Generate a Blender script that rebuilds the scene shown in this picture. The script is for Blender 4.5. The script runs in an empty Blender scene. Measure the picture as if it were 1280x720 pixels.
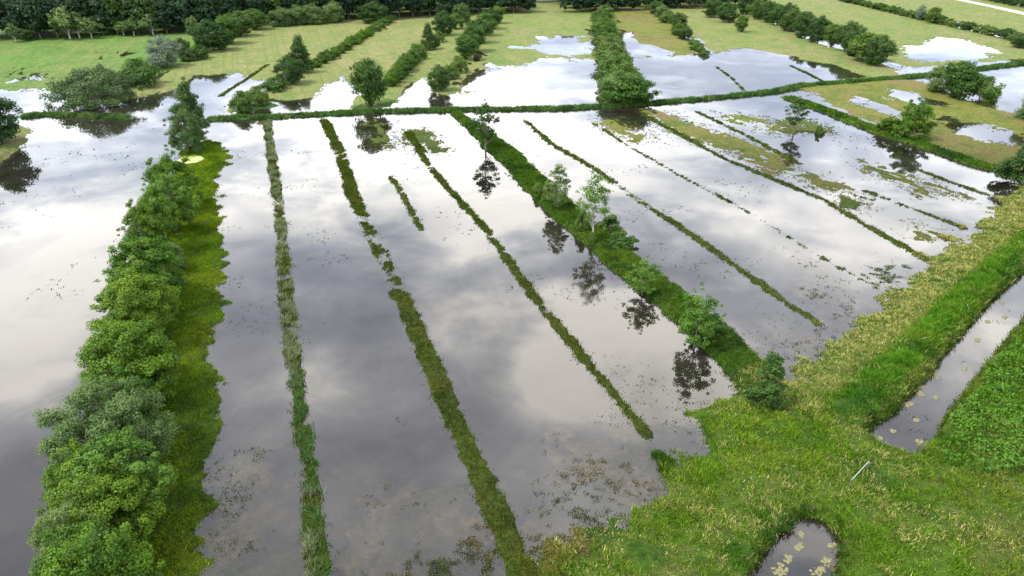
import bpy, math, random
import numpy as np

# ------------------------------------------------------------------ basics
H = 50.0                      # drone height (m)
TH = math.radians(27.3)       # camera pitch below the horizon
FPX = 880.0                   # focal length for a 1280 px wide frame
CT, ST = math.cos(TH), math.sin(TH)
rng = np.random.default_rng(11)
random.seed(5)
scene = bpy.context.scene
COL = scene.collection


def gp(px, py, z=0.0):
    """photo position -> point on the level z in the place"""
    px = np.asarray(px, float); py = np.asarray(py, float)
    vx = (px - 640.0); up = (360.0 - py)
    dx = vx; dy = FPX * CT + up * ST; dz = -FPX * ST + up * CT
    k = (z - H) / dz
    return dx * k, dy * k


def py_of(Y):
    return 360.0 + FPX * np.tan(np.arctan2(H, Y) - TH)


def px_per_m(Y):
    return FPX / (CT * Y + H * ST)


def height_for(base_y, top_y):
    d = float(gp(640, base_y)[1])
    dep = TH + math.atan((top_y - 360.0) / FPX)
    return H - d * math.tan(dep), d


# ------------------------------------------------------------------ noise
_T = np.random.default_rng(3).random((16, 256, 256)).astype(np.float32)


def vnoise(x, y, seed=0):
    t = _T[seed % 16]
    xi = np.floor(x).astype(np.int64); yi = np.floor(y).astype(np.int64)
    fx = (x - xi); fy = (y - yi)
    fx = fx * fx * (3 - 2 * fx); fy = fy * fy * (3 - 2 * fy)
    x0 = xi & 255; x1 = (xi + 1) & 255; y0 = yi & 255; y1 = (yi + 1) & 255
    return (t[x0, y0] * (1 - fx) + t[x1, y0] * fx) * (1 - fy) + (t[x0, y1] * (1 - fx) + t[x1, y1] * fx) * fy


def fbm(x, y, scale, octv=3, seed=0):
    a = 0.5; s = 0.0; n = 0.0; f = 1.0 / scale
    for o in range(octv):
        s = s + a * vnoise(x * f + 17.3 * o, y * f + 9.1 * o, seed + o)
        n += a; a *= 0.55; f *= 2.03
    return s / n


def sstep(x):
    x = np.clip(x, 0, 1)
    return x * x * (3 - 2 * x)


# direction of the ditches / parcels
_dv = np.array([-335.0, 990.7]); _dv /= np.linalg.norm(_dv)


def st_coords(X, Y):
    return X * _dv[0] + Y * _dv[1], X * _dv[1] - Y * _dv[0]


# ------------------------------------------------------------------ ground plan
def G(pts, z=0.0):
    a = np.array(pts, float)
    x, y = gp(a[:, 0], a[:, 1], z)
    return np.stack([x, y], 1)


# palettes: list of (albedo colours)
PAL = {
    'mud':    [(.014, .013, .010), (.022, .020, .013), (.010, .010, .008)],
    'shallow': [(.050, .046, .026), (.075, .066, .042), (.030, .034, .014)],
    'drown':  [(.090, .092, .026), (.190, .160, .085), (.045, .055, .014)],
    'strip':  [(.050, .078, .008), (.062, .074, .012), (.036, .056, .007)],
    'left':   [(.056, .098, .006), (.078, .110, .008), (.034, .066, .006)],
    'bank':   [(.066, .122, .012), (.090, .122, .022), (.040, .092, .010)],
    'tip':    [(.090, .150, .012), (.110, .150, .022), (.070, .130, .012)],
    'lush':   [(.046, .115, .012), (.072, .125, .016), (.024, .075, .010)],
    'reed':   [(.040, .095, .018), (.075, .110, .030), (.025, .060, .014)],
    'dyke':   [(.040, .085, .008), (.060, .105, .010), (.020, .050, .007)],
    'bright': [(.074, .142, .024), (.104, .142, .036), (.058, .118, .020)],
    'beige':  [(.130, .150, .044), (.160, .156, .060), (.098, .135, .034)],
    'olive':  [(.105, .115, .020), (.125, .100, .035), (.070, .095, .014)],
    'meadow': [(.125, .150, .040), (.150, .150, .055), (.085, .135, .030)],
    'wood':   [(.025, .040, .012), (.035, .040, .018), (.015, .030, .010)],
}


def palette(name, X, Y, seed=0):
    c = np.array(PAL[name])
    s, t = st_coords(X, Y)
    if name in ('bright', 'beige', 'olive', 'meadow'):
        n1 = fbm(s / 5.0, t, 5.0, 5, 1 + seed)          # streaks along the parcel
        n2 = fbm(X, Y, 26.0, 3, 4 + seed)
    else:
        n1 = fbm(X, Y, 1.4, 4, 1 + seed)
        n2 = fbm(X, Y, 9.0, 3, 4 + seed)
    a = sstep((n1 * .5 + n2 * .5 - .42) / .22)[:, None]
    b = sstep((fbm(X, Y, 4.0, 5, 7 + seed) - .48) / .22)[:, None]
    out = c[0] * (1 - a) + c[1] * a
    if name in ('bright', 'beige', 'meadow'):            # worn wheel tracks along the parcel
        w = np.abs((t + 5 * fbm(s, t, 120.0, 2, 2)) % 17.0 - 8.5)
        w = np.minimum(np.abs(w - 1.0), np.abs(w - 4.5))
        out = out * (1 - .16 * sstep(1.3 - w / .5))[:, None]
    return out * (1 - b) + c[2] * b


# (polygon, top height, edge softness in m, edge noise in m, noise scale, palette)
LAND = []


def land(pts, top, soft, amp, sc, pal, z=0.0):
    LAND.append((G(pts, z), top, soft, amp, sc, pal))


land([(-300, 30), (260, 30), (335, 8), (300, 42), (255, 62), (215, 88), (180, 104), (150, 113), (120, 117), (60, 112), (0, 112), (-300, 120)], .35, 14, 8, 14, 'bright')
land([(335, 8), (480, 8), (492, 22), (440, 55), (395, 85), (355, 92), (345, 102), (325, 99), (300, 93), (270, 93), (248, 95), (225, 106), (205, 116), (165, 122), (150, 118), (190, 100), (215, 88), (255, 62), (300, 42)], .3, 10, 8, 12, 'beige')
land([(490, 8), (600, 8), (585, 20), (555, 45), (525, 70), (490, 98), (470, 112), (455, 118), (440, 97), (430, 92), (400, 106), (385, 121), (350, 124), (320, 128), (290, 140), (280, 138), (320, 115), (350, 100), (395, 85), (440, 55)], .3, 8, 6, 12, 'beige')
land([(585, 10), (630, 10), (625, 25), (605, 50), (590, 75), (565, 95), (560, 112), (540, 112), (530, 100), (545, 92), (520, 100), (490, 125), (475, 136), (445, 134), (455, 120), (490, 98), (525, 70), (555, 45)], .3, 5, 4, 10, 'meadow')
land([(620, 12), (755, 8), (748, 40), (750, 78), (730, 78), (700, 72), (660, 76), (620, 80), (590, 86), (575, 97), (560, 112), (558, 105), (590, 75), (605, 50)], .22, 14, 14, 14, 'meadow')
land([(746, 8), (765, 8), (775, 40), (785, 70), (800, 95), (812, 118), (805, 132), (758, 133), (748, 120), (752, 90), (746, 50)], .4, 5, 2, 6, 'dyke')
land([(760, 8), (830, 6), (850, 30), (870, 52), (885, 68), (860, 70), (820, 68), (785, 72), (775, 40)], .22, 12, 12, 14, 'olive')
land([(825, 6), (930, 3), (1000, 42), (1060, 70), (1130, 88), (1165, 91), (1090, 100), (1030, 100), (1035, 88), (1010, 78), (960, 66), (930, 61), (900, 69), (885, 68), (865, 50)], .26, 8, 9, 12, 'meadow')
land([(930, -2), (1050, -6), (1280, 48), (1420, 78), (1420, 97), (1280, 75), (1230, 80), (1165, 92), (1110, 82), (1060, 62), (1000, 38)], .22, 10, 12, 14, 'meadow')
land([(1000, -25), (1600, -25), (1600, 100), (1420, 80), (1280, 50), (1050, -4)], .4, 6, 4, 10, 'meadow')
land([(1000, 108), (1060, 103), (1120, 98), (1165, 105), (1200, 122), (1280, 146), (1350, 168), (1350, 235), (1262, 210), (1215, 198), (1165, 180), (1100, 160), (1040, 136)], .13, 8, 5, 6, 'olive')
land([(-140, 160), (18, 158), (38, 161), (25, 185), (0, 205), (-140, 245)], .5, 5, 2, 6, 'meadow')
land([(100, 133), (90, 128), (88, 118), (120, 112), (150, 112), (170, 120), (160, 127), (130, 131)], .3, 4, 2, 4, 'reed')
land([(290, 140), (305, 132), (335, 126), (345, 132), (320, 140)], .25, 3, 2, 4, 'reed')
land([(440, 134), (447, 138), (490, 133), (495, 126), (470, 118)], .3, 3, 1.5, 4, 'dyke')
# bank below the tree row on the left
land([(236, 180), (262, 176), (285, 192), (286, 204), (268, 222), (272, 240), (276, 300), (280, 350), (277, 400), (268, 455), (270, 520), (262, 570), (256, 610), (250, 660), (246, 730), (240, 900), (20, 960), (95, 640), (140, 480), (172, 360), (205, 250), (226, 196)], .35, 2.6, 2.4, 2.2, 'left')
land([(246, 660), (285, 680), (290, 730), (300, 850), (225, 850), (232, 700)], .05, 3, 3.5, 1.2, 'bank')
# the wide rough bank on the right and at the bottom
land([(1420, 130), (1285, 230), (1256, 252), (1236, 276), (1215, 296), (1190, 314), (1163, 331), (1132, 355), (1102, 372), (1096, 386), (1070, 405), (1040, 430), (1005, 458), (985, 476), (940, 498), (886, 505), (868, 516), (886, 540), (880, 560), (848, 572), (836, 600), (806, 628), (775, 652), (728, 682), (704, 722), (690, 760), (640, 900), (1800, 950), (1900, 300)], 1.0, 11, 3.0, 2.5, 'bank')
land([(662, 712), (692, 680), (736, 666), (750, 680), (728, 722), (700, 760), (655, 760)], .13, 3, 3.0, 1.6, 'olive')
# sparse drowned growth: only its tops come through the water
SP = [
    ([(540, 690), (592, 676), (608, 745), (525, 745)], .118, 'olive'),
    ([(655, 704), (690, 672), (742, 656), (764, 676), (735, 740), (648, 760)], .118, 'olive'),
    ([(495, 165), (535, 160), (568, 190), (520, 192)], .05, 'strip'),
    ([(452, 150), (478, 150), (494, 186), (476, 186)], .07, 'strip'),
    ([(745, 152), (775, 148), (815, 172), (795, 179), (765, 166)], .09, 'olive'),
    ([(805, 138), (840, 142), (880, 160), (930, 175), (975, 195), (990, 212), (960, 216), (920, 195), (880, 180), (840, 165)], .09, 'olive'),
    ([(1000, 215), (1030, 222), (1060, 235), (1040, 239), (1010, 228)], .09, 'olive'),
    ([(1050, 245), (1085, 250), (1078, 262), (1055, 258)], .11, 'strip'),
    ([(895, 136), (940, 143), (1000, 165), (960, 170), (905, 150)], .04, 'olive'),
    ([(963, 154), (1000, 148), (1038, 160), (1030, 168), (985, 166)], .10, 'strip'),
    ([(1075, 200), (1150, 220), (1210, 248), (1150, 243), (1085, 215)], .045, 'olive'),
    ([(1135, 278), (1165, 280), (1195, 300), (1150, 300)], .05, 'olive'),
    ([(1102, 338), (1132, 341), (1120, 356), (1100, 352)], .10, 'strip'),
    ([(985, 315), (1040, 340), (1095, 380), (1060, 405), (1000, 360)], .02, 'drown'),
    ([(980, 410), (1030, 405), (1040, 425), (990, 455)], .02, 'drown'),
    ([(535, 668), (580, 645), (605, 690), (615, 740), (510, 740)], .115, 'drown'),
    ([(470, 620), (590, 610), (600, 700), (590, 760), (430, 760)], .01, 'drown'),
    ([(650, 690), (690, 650), (720, 610), (790, 590), (838, 598), (775, 655), (730, 690), (690, 760), (650, 740)], .115, 'drown'),
    ([(255, 590), (330, 560), (340, 760), (260, 760)], .0, 'drown'),
    ([(700, 555), (800, 550), (835, 600), (720, 610)], .012, 'drown'),
]
for p, t, c in SP:
    land(p, t, 7, 4.5, 2.0, c)

POOL = []


def pool(pts, depth, soft, amp, sc):
    POOL.append((G(pts), depth, soft, amp, sc))


pool([(655, 58), (690, 46), (725, 45), (740, 56), (722, 67), (690, 68)], -.25, 10, 16, 12)
pool([(768, 50), (785, 41), (800, 54), (835, 66), (780, 72)], -.25, 8, 10, 12)
pool([(1130, 70), (1150, 54), (1175, 47), (1235, 59), (1262, 66), (1210, 77), (1150, 79)], -.25, 8, 12, 10)
pool([(1188, 25), (1235, 34), (1290, 44), (1290, 52), (1230, 43), (1195, 34)], -.25, 6, 6, 10)
pool([(1112, 112), (1150, 117), (1178, 130), (1150, 133), (1105, 120)], -.25, 4, 5, 5)
pool([(1185, 148), (1240, 156), (1290, 175), (1290, 190), (1225, 174), (1180, 158)], -.22, 6, 7, 4)
pool([(1070, 120), (1130, 140), (1128, 148), (1070, 127)], -.2, 4, 5, 4)
pool([(1015, 128), (1040, 133), (1100, 156), (1090, 158), (1030, 138)], -.2, 3, 3, 4)
pool([(1000, 75), (1045, 80), (1080, 96), (1010, 100), (990, 90)], -.22, 5, 5, 6)
pool([(1115, 88), (1290, 74), (1400, 90), (1400, 150), (1240, 122), (1165, 103)], -.25, 8, 4, 8)
pool([(120, 66), (160, 64), (160, 68), (125, 74)], -.03, 6, 12, 5)
pool([(0, 84), (30, 82), (60, 92), (70, 102), (20, 108), (0, 106)], .02, 9, 16, 6)
# the canal and the ditch end in the right-hand bank
CANAL = [(1560, 120), (1420, 240), (1272, 344), (1236, 374), (1207, 410), (1180, 441), (1154, 477), (1119, 511), (1078, 541), (1096, 559), (1140, 576), (1164, 558), (1186, 520), (1216, 480), (1246, 442), (1280, 402), (1420, 305), (1560, 190)]
DITCH = [(1006, 644), (976, 666), (953, 693), (934, 722), (898, 790), (900, 900), (1010, 900), (1030, 770), (1046, 720), (1054, 692), (1048, 666), (1030, 650)]
pool(CANAL, -.6, .9, .4, 1.5)
pool(DITCH, -.6, .9, .4, 1.5)

# strips: (points, half width m, top height m, palette, gaps [(y0,y1,drop)])
STRIP = {
    'A': ([(334, 152), (340, 200), (349, 260), (356, 340), (363, 420), (374, 500), (381, 560), (389, 610), (394, 660), (398, 730), (402, 800)], .86, .08, 'strip', [(249, 257, .25), (299, 304, .25), (342, 350, .1)]),
    'B': ([(405, 150), (425, 190), (440, 240), (462, 290), (492, 350), (520, 410), (545, 470), (570, 530), (600, 595), (625, 650), (650, 715), (680, 790)], 1.18, .15, 'strip', [(187, 200, .14), (268, 364, .17)]),
    'C': ([(510, 165), (535, 205), (560, 235), (610, 290), (645, 340), (690, 400), (740, 460), (790, 520), (812, 545)], .72, .12, 'strip', [(205, 217, .15), (293, 302, .12), (380, 391, .13), (492, 513, .13)]),
    'C2': ([(822, 568), (836, 582), (842, 596)], .8, .14, 'dyke', []),
    'A2': ([(489, 220), (505, 248), (527, 287)], .6, .1, 'strip', [(220, 245, .06)]),
    'D': ([(570, 142), (600, 165), (640, 200), (690, 250), (740, 295), (790, 335), (840, 375), (880, 410), (925, 452), (950, 485)], 2.9, .55, 'dyke', []),
    'E': ([(655, 150), (690, 180), (750, 215), (790, 245), (860, 290), (930, 340), (985, 380), (1022, 403)], .7, .11, 'strip', [(150, 166, .12), (222, 262, .13)]),
    'F': ([(735, 150), (790, 185), (860, 225), (930, 262), (1000, 305), (1050, 335), (1095, 358)], .4, .03, 'strip', [(150, 165, .05), (250, 320, .06)]),
    'G': ([(803, 143), (850, 168), (905, 198), (970, 225), (1030, 250), (1080, 280), (1130, 308), (1158, 325)], .72, .10, 'strip', [(160, 200, .04)]),
    'I': ([(868, 138), (930, 168), (1000, 205)], .7, .06, 'strip', [(138, 150, .03)]),
    'J': ([(1148, 212), (1190, 228), (1232, 243)], .6, .07, 'strip', []),
    'K': ([(1080, 238), (1160, 268), (1204, 284)], .6, .05, 'strip', [(245, 262, .05)]),
    'T': ([(985, 122), (1040, 141), (1100, 166), (1165, 186), (1215, 204), (1262, 216)], 2.2, .45, 'dyke', []),
    'V': ([(274, 121), (300, 104), (335, 82)], .55, .10, 'strip', []),
    'W': ([(895, 83), (915, 98), (930, 113)], .4, .05, 'strip', []),
    'X': ([(988, 82), (1010, 92), (1033, 104)], .55, .10, 'dyke', []),
    'U0': ([(28, 146), (60, 143), (110, 146), (162, 147)], 1.5, .22, 'reed', []),
    'U1': ([(262, 149), (330, 147), (420, 142), (520, 138.5), (620, 137), (700, 136), (760, 133), (820, 129), (900, 122), (970, 114.5), (1000, 108), (1060, 103), (1120, 98), (1180, 92), (1240, 84), (1330, 74)], 1.35, .30, 'reed', []),
}
_STR = {}
for k, (pts, hw, top, pal, gaps) in STRIP.items():
    _STR[k] = G(pts)


def seg_dist(poly, X, Y, closed):
    n = len(poly)
    best = np.full(X.shape, 1e18)
    for i in range(n if closed else n - 1):
        a = poly[i]; b = poly[(i + 1) % n]
        ab = b - a
        L = max(float(ab @ ab), 1e-9)
        px = X - a[0]; py = Y - a[1]
        t = np.clip((px * ab[0] + py * ab[1]) / L, 0, 1)
        best = np.minimum(best, (px - t * ab[0]) ** 2 + (py - t * ab[1]) ** 2)
    return np.sqrt(best)


def inside(poly, X, Y):
    n = len(poly)
    r = np.zeros(X.shape, bool)
    for i in range(n):
        x1, y1 = poly[i]; x2, y2 = poly[(i + 1) % n]
        if y1 == y2:
            continue
        c = ((y1 > Y) != (y2 > Y)) & (X < (x2 - x1) * (Y - y1) / (y2 - y1) + x1)
        r ^= c
    return r


def sd(poly, X, Y):
    d = seg_dist(poly, X, Y, True)
    return np.where(inside(poly, X, Y), d, -d)


def near(poly, X, Y, m):
    lo = poly.min(0) - m; hi = poly.max(0) + m
    return np.nonzero((X > lo[0]) & (X < hi[0]) & (Y > lo[1]) & (Y < hi[1]))[0]


BASE = -0.30


def ground(X, Y):
    """height and base colour of the land at any point"""
    X = np.asarray(X, float).ravel(); Y = np.asarray(Y, float).ravel()
    h = BASE + .10 * (fbm(X, Y, 9.0, 3, 2) - .5) + .05 * (fbm(X, Y, 1.1, 2, 5) - .5)
    col = palette('mud', X, Y)
    nearw = (sstep((78 - Y) / 25) * sstep((fbm(X, Y, 7.0, 4, 12) - .44) / .12) * .9)[:, None]
    col = col * (1 - nearw) + palette('drown', X, Y) * nearw
    h = h + .14 * nearw[:, 0]
    fine = fbm(X, Y, .7, 3, 9) - .5
    # dry ground far behind everything
    w = sstep((Y - 470) / 40.0)
    h = h * (1 - w) + .45 * w
    m = np.nonzero(w > .4)[0]
    if len(m):
        col[m] = palette('meadow', X[m], Y[m])
    for poly, top, soft, amp, sc, pal in LAND:
        i = near(poly, X, Y, soft + amp)
        if not len(i):
            continue
        x = X[i]; y = Y[i]
        s, t = st_coords(x, y)
        nz = fbm(x, y, sc, 4, 6) - .5
        if Y[i].mean() > 200 and pal != 'dyke':
            nz = .5 * nz + .7 * (fbm(s / 2.5, t, sc, 4, 8) - .5)
        d = sd(poly, x, y) + 2 * amp * nz
        sf = soft * (1.9 if (y.mean() > 200 and pal != 'dyke') else 1)
        if top >= .12:
            f0 = -BASE / (top - BASE)
            xs_ = np.linspace(0, 1, 101); d = d + sf * (float(np.interp(f0, sstep(xs_), xs_)) - .5)
        f = sstep(.5 + d / sf)
        hh = BASE + (top - BASE) * f
        if top < .12:
            if y.mean() > 110:
                q = .62 * fbm(s / 3.2, t, 1.1, 4, 3) + .38 * fbm(s / 2, t, 7.0, 3, 1)
                hh = np.minimum(hh, -.03) + np.where(f > .02, .9 * np.clip(q - (.60 - .9 * top - .16 * f), -.1, .16), 0)
            else:
                hh = np.minimum(hh, -.07)
        elif y.mean() > 200 and pal != 'dyke':
            hh = hh + (.42 * (fbm(s / 3, t, 5.0, 5, 3) - .5)) * f * (1 if top < .32 else .3)
        else:
            hh = hh + .10 * (fbm(x, y, 4.0, 3, 3) - .5) * f
        hh = np.maximum(h[i], hh)
        up = (hh > h[i] + 1e-4) & (f > .04)
        c = palette(pal, x, y)
        k = sstep((f - .04) / .16)[:, None]
        col[i] = np.where(up[:, None], col[i] * (1 - k) + c * k, col[i])
        h[i] = hh
    for poly, depth, soft, amp, sc in POOL:
        i = near(poly, X, Y, soft + amp)
        if not len(i):
            continue
        x = X[i]; y = Y[i]
        s, t = st_coords(x, y)
        nz = fbm(x, y, sc, 4, 11) - .5
        if Y[i].mean() > 200:
            nz = .4 * nz + .8 * (fbm(s / 3, t, sc * .6, 4, 12) - .5)
        d = sd(poly, x, y) + 2 * amp * nz
        f = sstep(.5 + d / soft)
        h[i] = np.minimum(h[i], h[i] * (1 - f) + depth * f)
    # fine drowned turf feathers the far shorelines
    i = np.nonzero((Y > 175) & (np.abs(h) < .3))[0]
    if len(i):
        s, t = st_coords(X[i], Y[i])
        q = .65 * fbm(s / 4.0, t, 1.7, 4, 5) + .35 * fbm(s / 3.0, t, 7.0, 3, 11) - .5
        h[i] += .62 * q * np.exp(-(h[i] / .13) ** 2)
    for k, (pts, hw, top, pal, gaps) in STRIP.items():
        poly = _STR[k]
        i = near(poly, X, Y, hw + 2.5)
        if not len(i):
            continue
        x = X[i]; y = Y[i]
        d = seg_dist(poly, x, y, False)
        hwv = hw * (.8 + .5 * fbm(x, y, 7.0, 2, 4))
        if k == 'D':
            hwv = hwv * np.clip(.45 + .55 * (py_of(np.maximum(y, 20)) - 142) / 40.0, .4, 1)
        f = sstep((hwv - d + 1.1 * (fbm(x, y, 1.3, 3, 10) - .5)) / (.55 * hw) + .5)
        drop = np.zeros(len(i))
        if gaps:
            pv = py_of(np.maximum(y, 20))
            for g0, g1, dr in gaps:
                e = max(2.0, (g1 - g0) * .12)
                drop = np.maximum(drop, dr * sstep((pv - g0) / e + .5) * sstep((g1 - pv) / e + .5))
        hh = BASE + (top - drop - BASE) * f + ((.10 if k in ('D', 'T', 'U0', 'U1') else .34) * (fbm(x, y, 2.2, 4, 3) - .5) + .08 * fine[i]) * f
        hh = np.maximum(h[i], hh)
        up = (hh > h[i] + 1e-4) & (f > .3)
        c = palette(pal, x, y, 3)
        col[i] = np.where(up[:, None], c, col[i])
        h[i] = hh
    # ridge along the canal
    for pts, hw, top in (([(1058, 520), (1110, 474), (1165, 419), (1215, 369), (1290, 304), (1420, 190)], 3.0, 1.25),):
        poly = G(pts)
        i = near(poly, X, Y, hw * 2)
        if len(i):
            d = seg_dist(poly, X[i], Y[i], False)
            h[i] += top * sstep(1 - d / hw) * (.7 + .6 * fbm(X[i], Y[i], 3, 2, 1))
    # drowned ground is dark mud, light absorbed by the water painted in by depth; the shore keeps a damp brown rim
    rim = sstep((.06 - h) / .08)[:, None] * .7
    col = col * (1 - rim) + (.55 * col + .45 * palette('shallow', X, Y)) * rim
    wet = sstep((-.10 - h) / .16)[:, None]
    col = col * (1 - wet) + palette('mud', X, Y) * wet
    return h, col


# ------------------------------------------------------------------ mesh helpers
def mesh_from(name, V, Fc, mat=None, col=None, smooth=False, fattr=None):
    V = np.asarray(V, np.float32); Fc = np.asarray(Fc, np.int32)
    me = bpy.data.meshes.new(name)
    nf, k = Fc.shape
    me.vertices.add(len(V)); me.vertices.foreach_set('co', V.ravel())
    me.loops.add(nf * k); me.loops.foreach_set('vertex_index', Fc.ravel())
    me.polygons.add(nf)
    me.polygons.foreach_set('loop_start', np.arange(0, nf * k, k, dtype=np.int32))
    me.polygons.foreach_set('loop_total', np.full(nf, k, np.int32))
    me.update(calc_edges=True)
    if smooth:
        me.polygons.foreach_set('use_smooth', np.ones(nf, bool))
    if col is not None:
        a = me.attributes.new('Col', 'FLOAT_COLOR', 'POINT')
        c = np.ones((len(V), 4), np.float32); c[:, :3] = col
        a.data.foreach_set('color', c.ravel())
    if fattr is not None:
        a = me.attributes.new('tint', 'FLOAT', 'POINT')
        a.data.foreach_set('value', np.asarray(fattr, np.float32))
    if mat:
        me.materials.append(mat)
    return me


def link(name, me, parent=None, loc=(0, 0, 0)):
    o = bpy.data.objects.new(name, me)
    COL.objects.link(o)
    o.location = loc
    if parent:
        o.parent = parent
    return o


def tag(o, label=None, cat=None, group=None, kind=None):
    if label: o['label'] = label
    if cat: o['category'] = cat
    if group: o['group'] = group
    if kind: o['kind'] = kind
    return o


def copy_thing(root, loc, rz, sc):
    r = root.copy(); COL.objects.link(r)
    r.location = loc; r.rotation_euler = (0, 0, rz); r.scale = sc
    for ch in root.children:
        c = ch.copy(); COL.objects.link(c); c.parent = r
    return r


# ------------------------------------------------------------------ materials
def new_mat(name):
    m = bpy.data.materials.new(name); m.use_nodes = True
    nt = m.node_tree; nt.nodes.clear()
    return m, nt, nt.nodes.new('ShaderNodeOutputMaterial')


def N(nt, typ, **kw):
    n = nt.nodes.new(typ)
    for k, v in kw.items():
        if k in ('operation', 'blend_type', 'data_type', 'noise_dimensions', 'attribute_name', 'attribute_type', 'sky_type', 'sun_disc', 'sun_elevation', 'sun_rotation', 'clamp', 'use_clamp', 'distance', 'air_density', 'dust_density', 'interpolation_type'):
            setattr(n, k, v)
        else:
            n.inputs[k.replace('_', ' ')].default_value = v
    return n


def mat_ground():
    m, nt, out = new_mat('ground')
    L = nt.links.new
    at = N(nt, 'ShaderNodeAttribute', attribute_name='Col')
    tc = N(nt, 'ShaderNodeNewGeometry')
    n1 = N(nt, 'ShaderNodeTexNoise', Scale=1.6, Detail=5.0, Roughness=.7)
    L(tc.outputs['Position'], n1.inputs['Vector'])
    mr = N(nt, 'ShaderNodeMapRange'); mr.inputs[1].default_value = .36; mr.inputs[2].default_value = .64; mr.inputs[3].default_value = .55; mr.inputs[4].default_value = 1.45
    L(n1.outputs['Fac'], mr.inputs[0])
    mul = nt.nodes.new('ShaderNodeVectorMath'); mul.operation = 'SCALE'
    L(at.outputs['Color'], mul.inputs[0]); L(mr.outputs[0], mul.inputs['Scale'])
    b = N(nt, 'ShaderNodeBsdfPrincipled', Roughness=.9)
    b.inputs['Specular IOR Level'].default_value = .12
    L(mul.outputs[0], b.inputs['Base Color'])
    bp = N(nt, 'ShaderNodeBump', Strength=.8, Distance=.2)
    n2 = N(nt, 'ShaderNodeTexNoise', Scale=4.0, Detail=4.0, Roughness=.75)
    L(tc.outputs['Position'], n2.inputs['Vector'])
    L(n2.outputs['Fac'], bp.inputs['Height']); L(bp.outputs[0], b.inputs['Normal'])
    L(b.outputs[0], out.inputs[0])
    return m


def mat_water():
    m, nt, out = new_mat('water')
    L = nt.links.new
    g = N(nt, 'ShaderNodeNewGeometry')
    n1 = N(nt, 'ShaderNodeTexNoise', Scale=1.3, Detail=3.0, Roughness=.6)
    L(g.outputs['Position'], n1.inputs['Vector'])
    bp = N(nt, 'ShaderNodeBump', Strength=.012, Distance=.02)
    L(n1.outputs['Fac'], bp.inputs['Height'])
    fr = N(nt, 'ShaderNodeFresnel', IOR=1.68)
    gl = N(nt, 'ShaderNodeBsdfGlossy', Roughness=.012)
    gl.inputs['Color'].default_value = (1, 1, 1, 1)
    L(bp.outputs[0], gl.inputs['Normal'])
    nw = N(nt, 'ShaderNodeTexNoise', Scale=.03, Detail=5.0, Roughness=.65)
    L(g.outputs['Position'], nw.inputs['Vector'])
    rw = N(nt, 'ShaderNodeMapRange'); rw.inputs[1].default_value = .48; rw.inputs[2].default_value = .62; rw.inputs[3].default_value = .008; rw.inputs[4].default_value = .07
    L(nw.outputs['Fac'], rw.inputs[0]); L(rw.outputs[0], gl.inputs['Roughness'])
    sw = N(nt, 'ShaderNodeMapRange'); sw.inputs[1].default_value = .48; sw.inputs[2].default_value = .62; sw.inputs[3].default_value = .012; sw.inputs[4].default_value = .07
    L(nw.outputs['Fac'], sw.inputs[0]); L(sw.outputs[0], bp.inputs['Strength'])
    tr = N(nt, 'ShaderNodeBsdfTransparent'); tr.inputs['Color'].default_value = (.74, .69, .57, 1)
    df = N(nt, 'ShaderNodeBsdfDiffuse'); df.inputs['Color'].default_value = (.040, .037, .031, 1)
    n2 = N(nt, 'ShaderNodeTexNoise', Scale=.12, Detail=4.0)
    L(g.outputs['Position'], n2.inputs['Vector'])
    mr = N(nt, 'ShaderNodeMapRange'); mr.inputs[1].default_value = .35; mr.inputs[2].default_value = .7; mr.inputs[3].default_value = .12; mr.inputs[4].default_value = .5
    L(n2.outputs['Fac'], mr.inputs[0])
    mx = nt.nodes.new('ShaderNodeMixShader')
    L(mr.outputs[0], mx.inputs[0]); L(tr.outputs[0], mx.inputs[1]); L(df.outputs[0], mx.inputs[2])
    m2 = nt.nodes.new('ShaderNodeMixShader')
    L(fr.outputs[0], m2.inputs[0]); L(mx.outputs[0], m2.inputs[1]); L(gl.outputs[0], m2.inputs[2])
    L(m2.outputs[0], out.inputs[0])
    return m


def mat_attr(name, rough=.7, trans=.35):
    """grass-like growth: colour of each blade from its attribute"""
    m, nt, out = new_mat(name)
    L = nt.links.new
    at = N(nt, 'ShaderNodeAttribute', attribute_name='Col')
    d = N(nt, 'ShaderNodeBsdfDiffuse'); t = N(nt, 'ShaderNodeBsdfTranslucent')
    L(at.outputs['Color'], d.inputs['Color']); L(at.outputs['Color'], t.inputs['Color'])
    mx = nt.nodes.new('ShaderNodeMixShader'); mx.inputs[0].default_value = trans
    L(d.outputs[0], mx.inputs[1]); L(t.outputs[0], mx.inputs[2]); L(mx.outputs[0], out.inputs[0])
    return m


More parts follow.
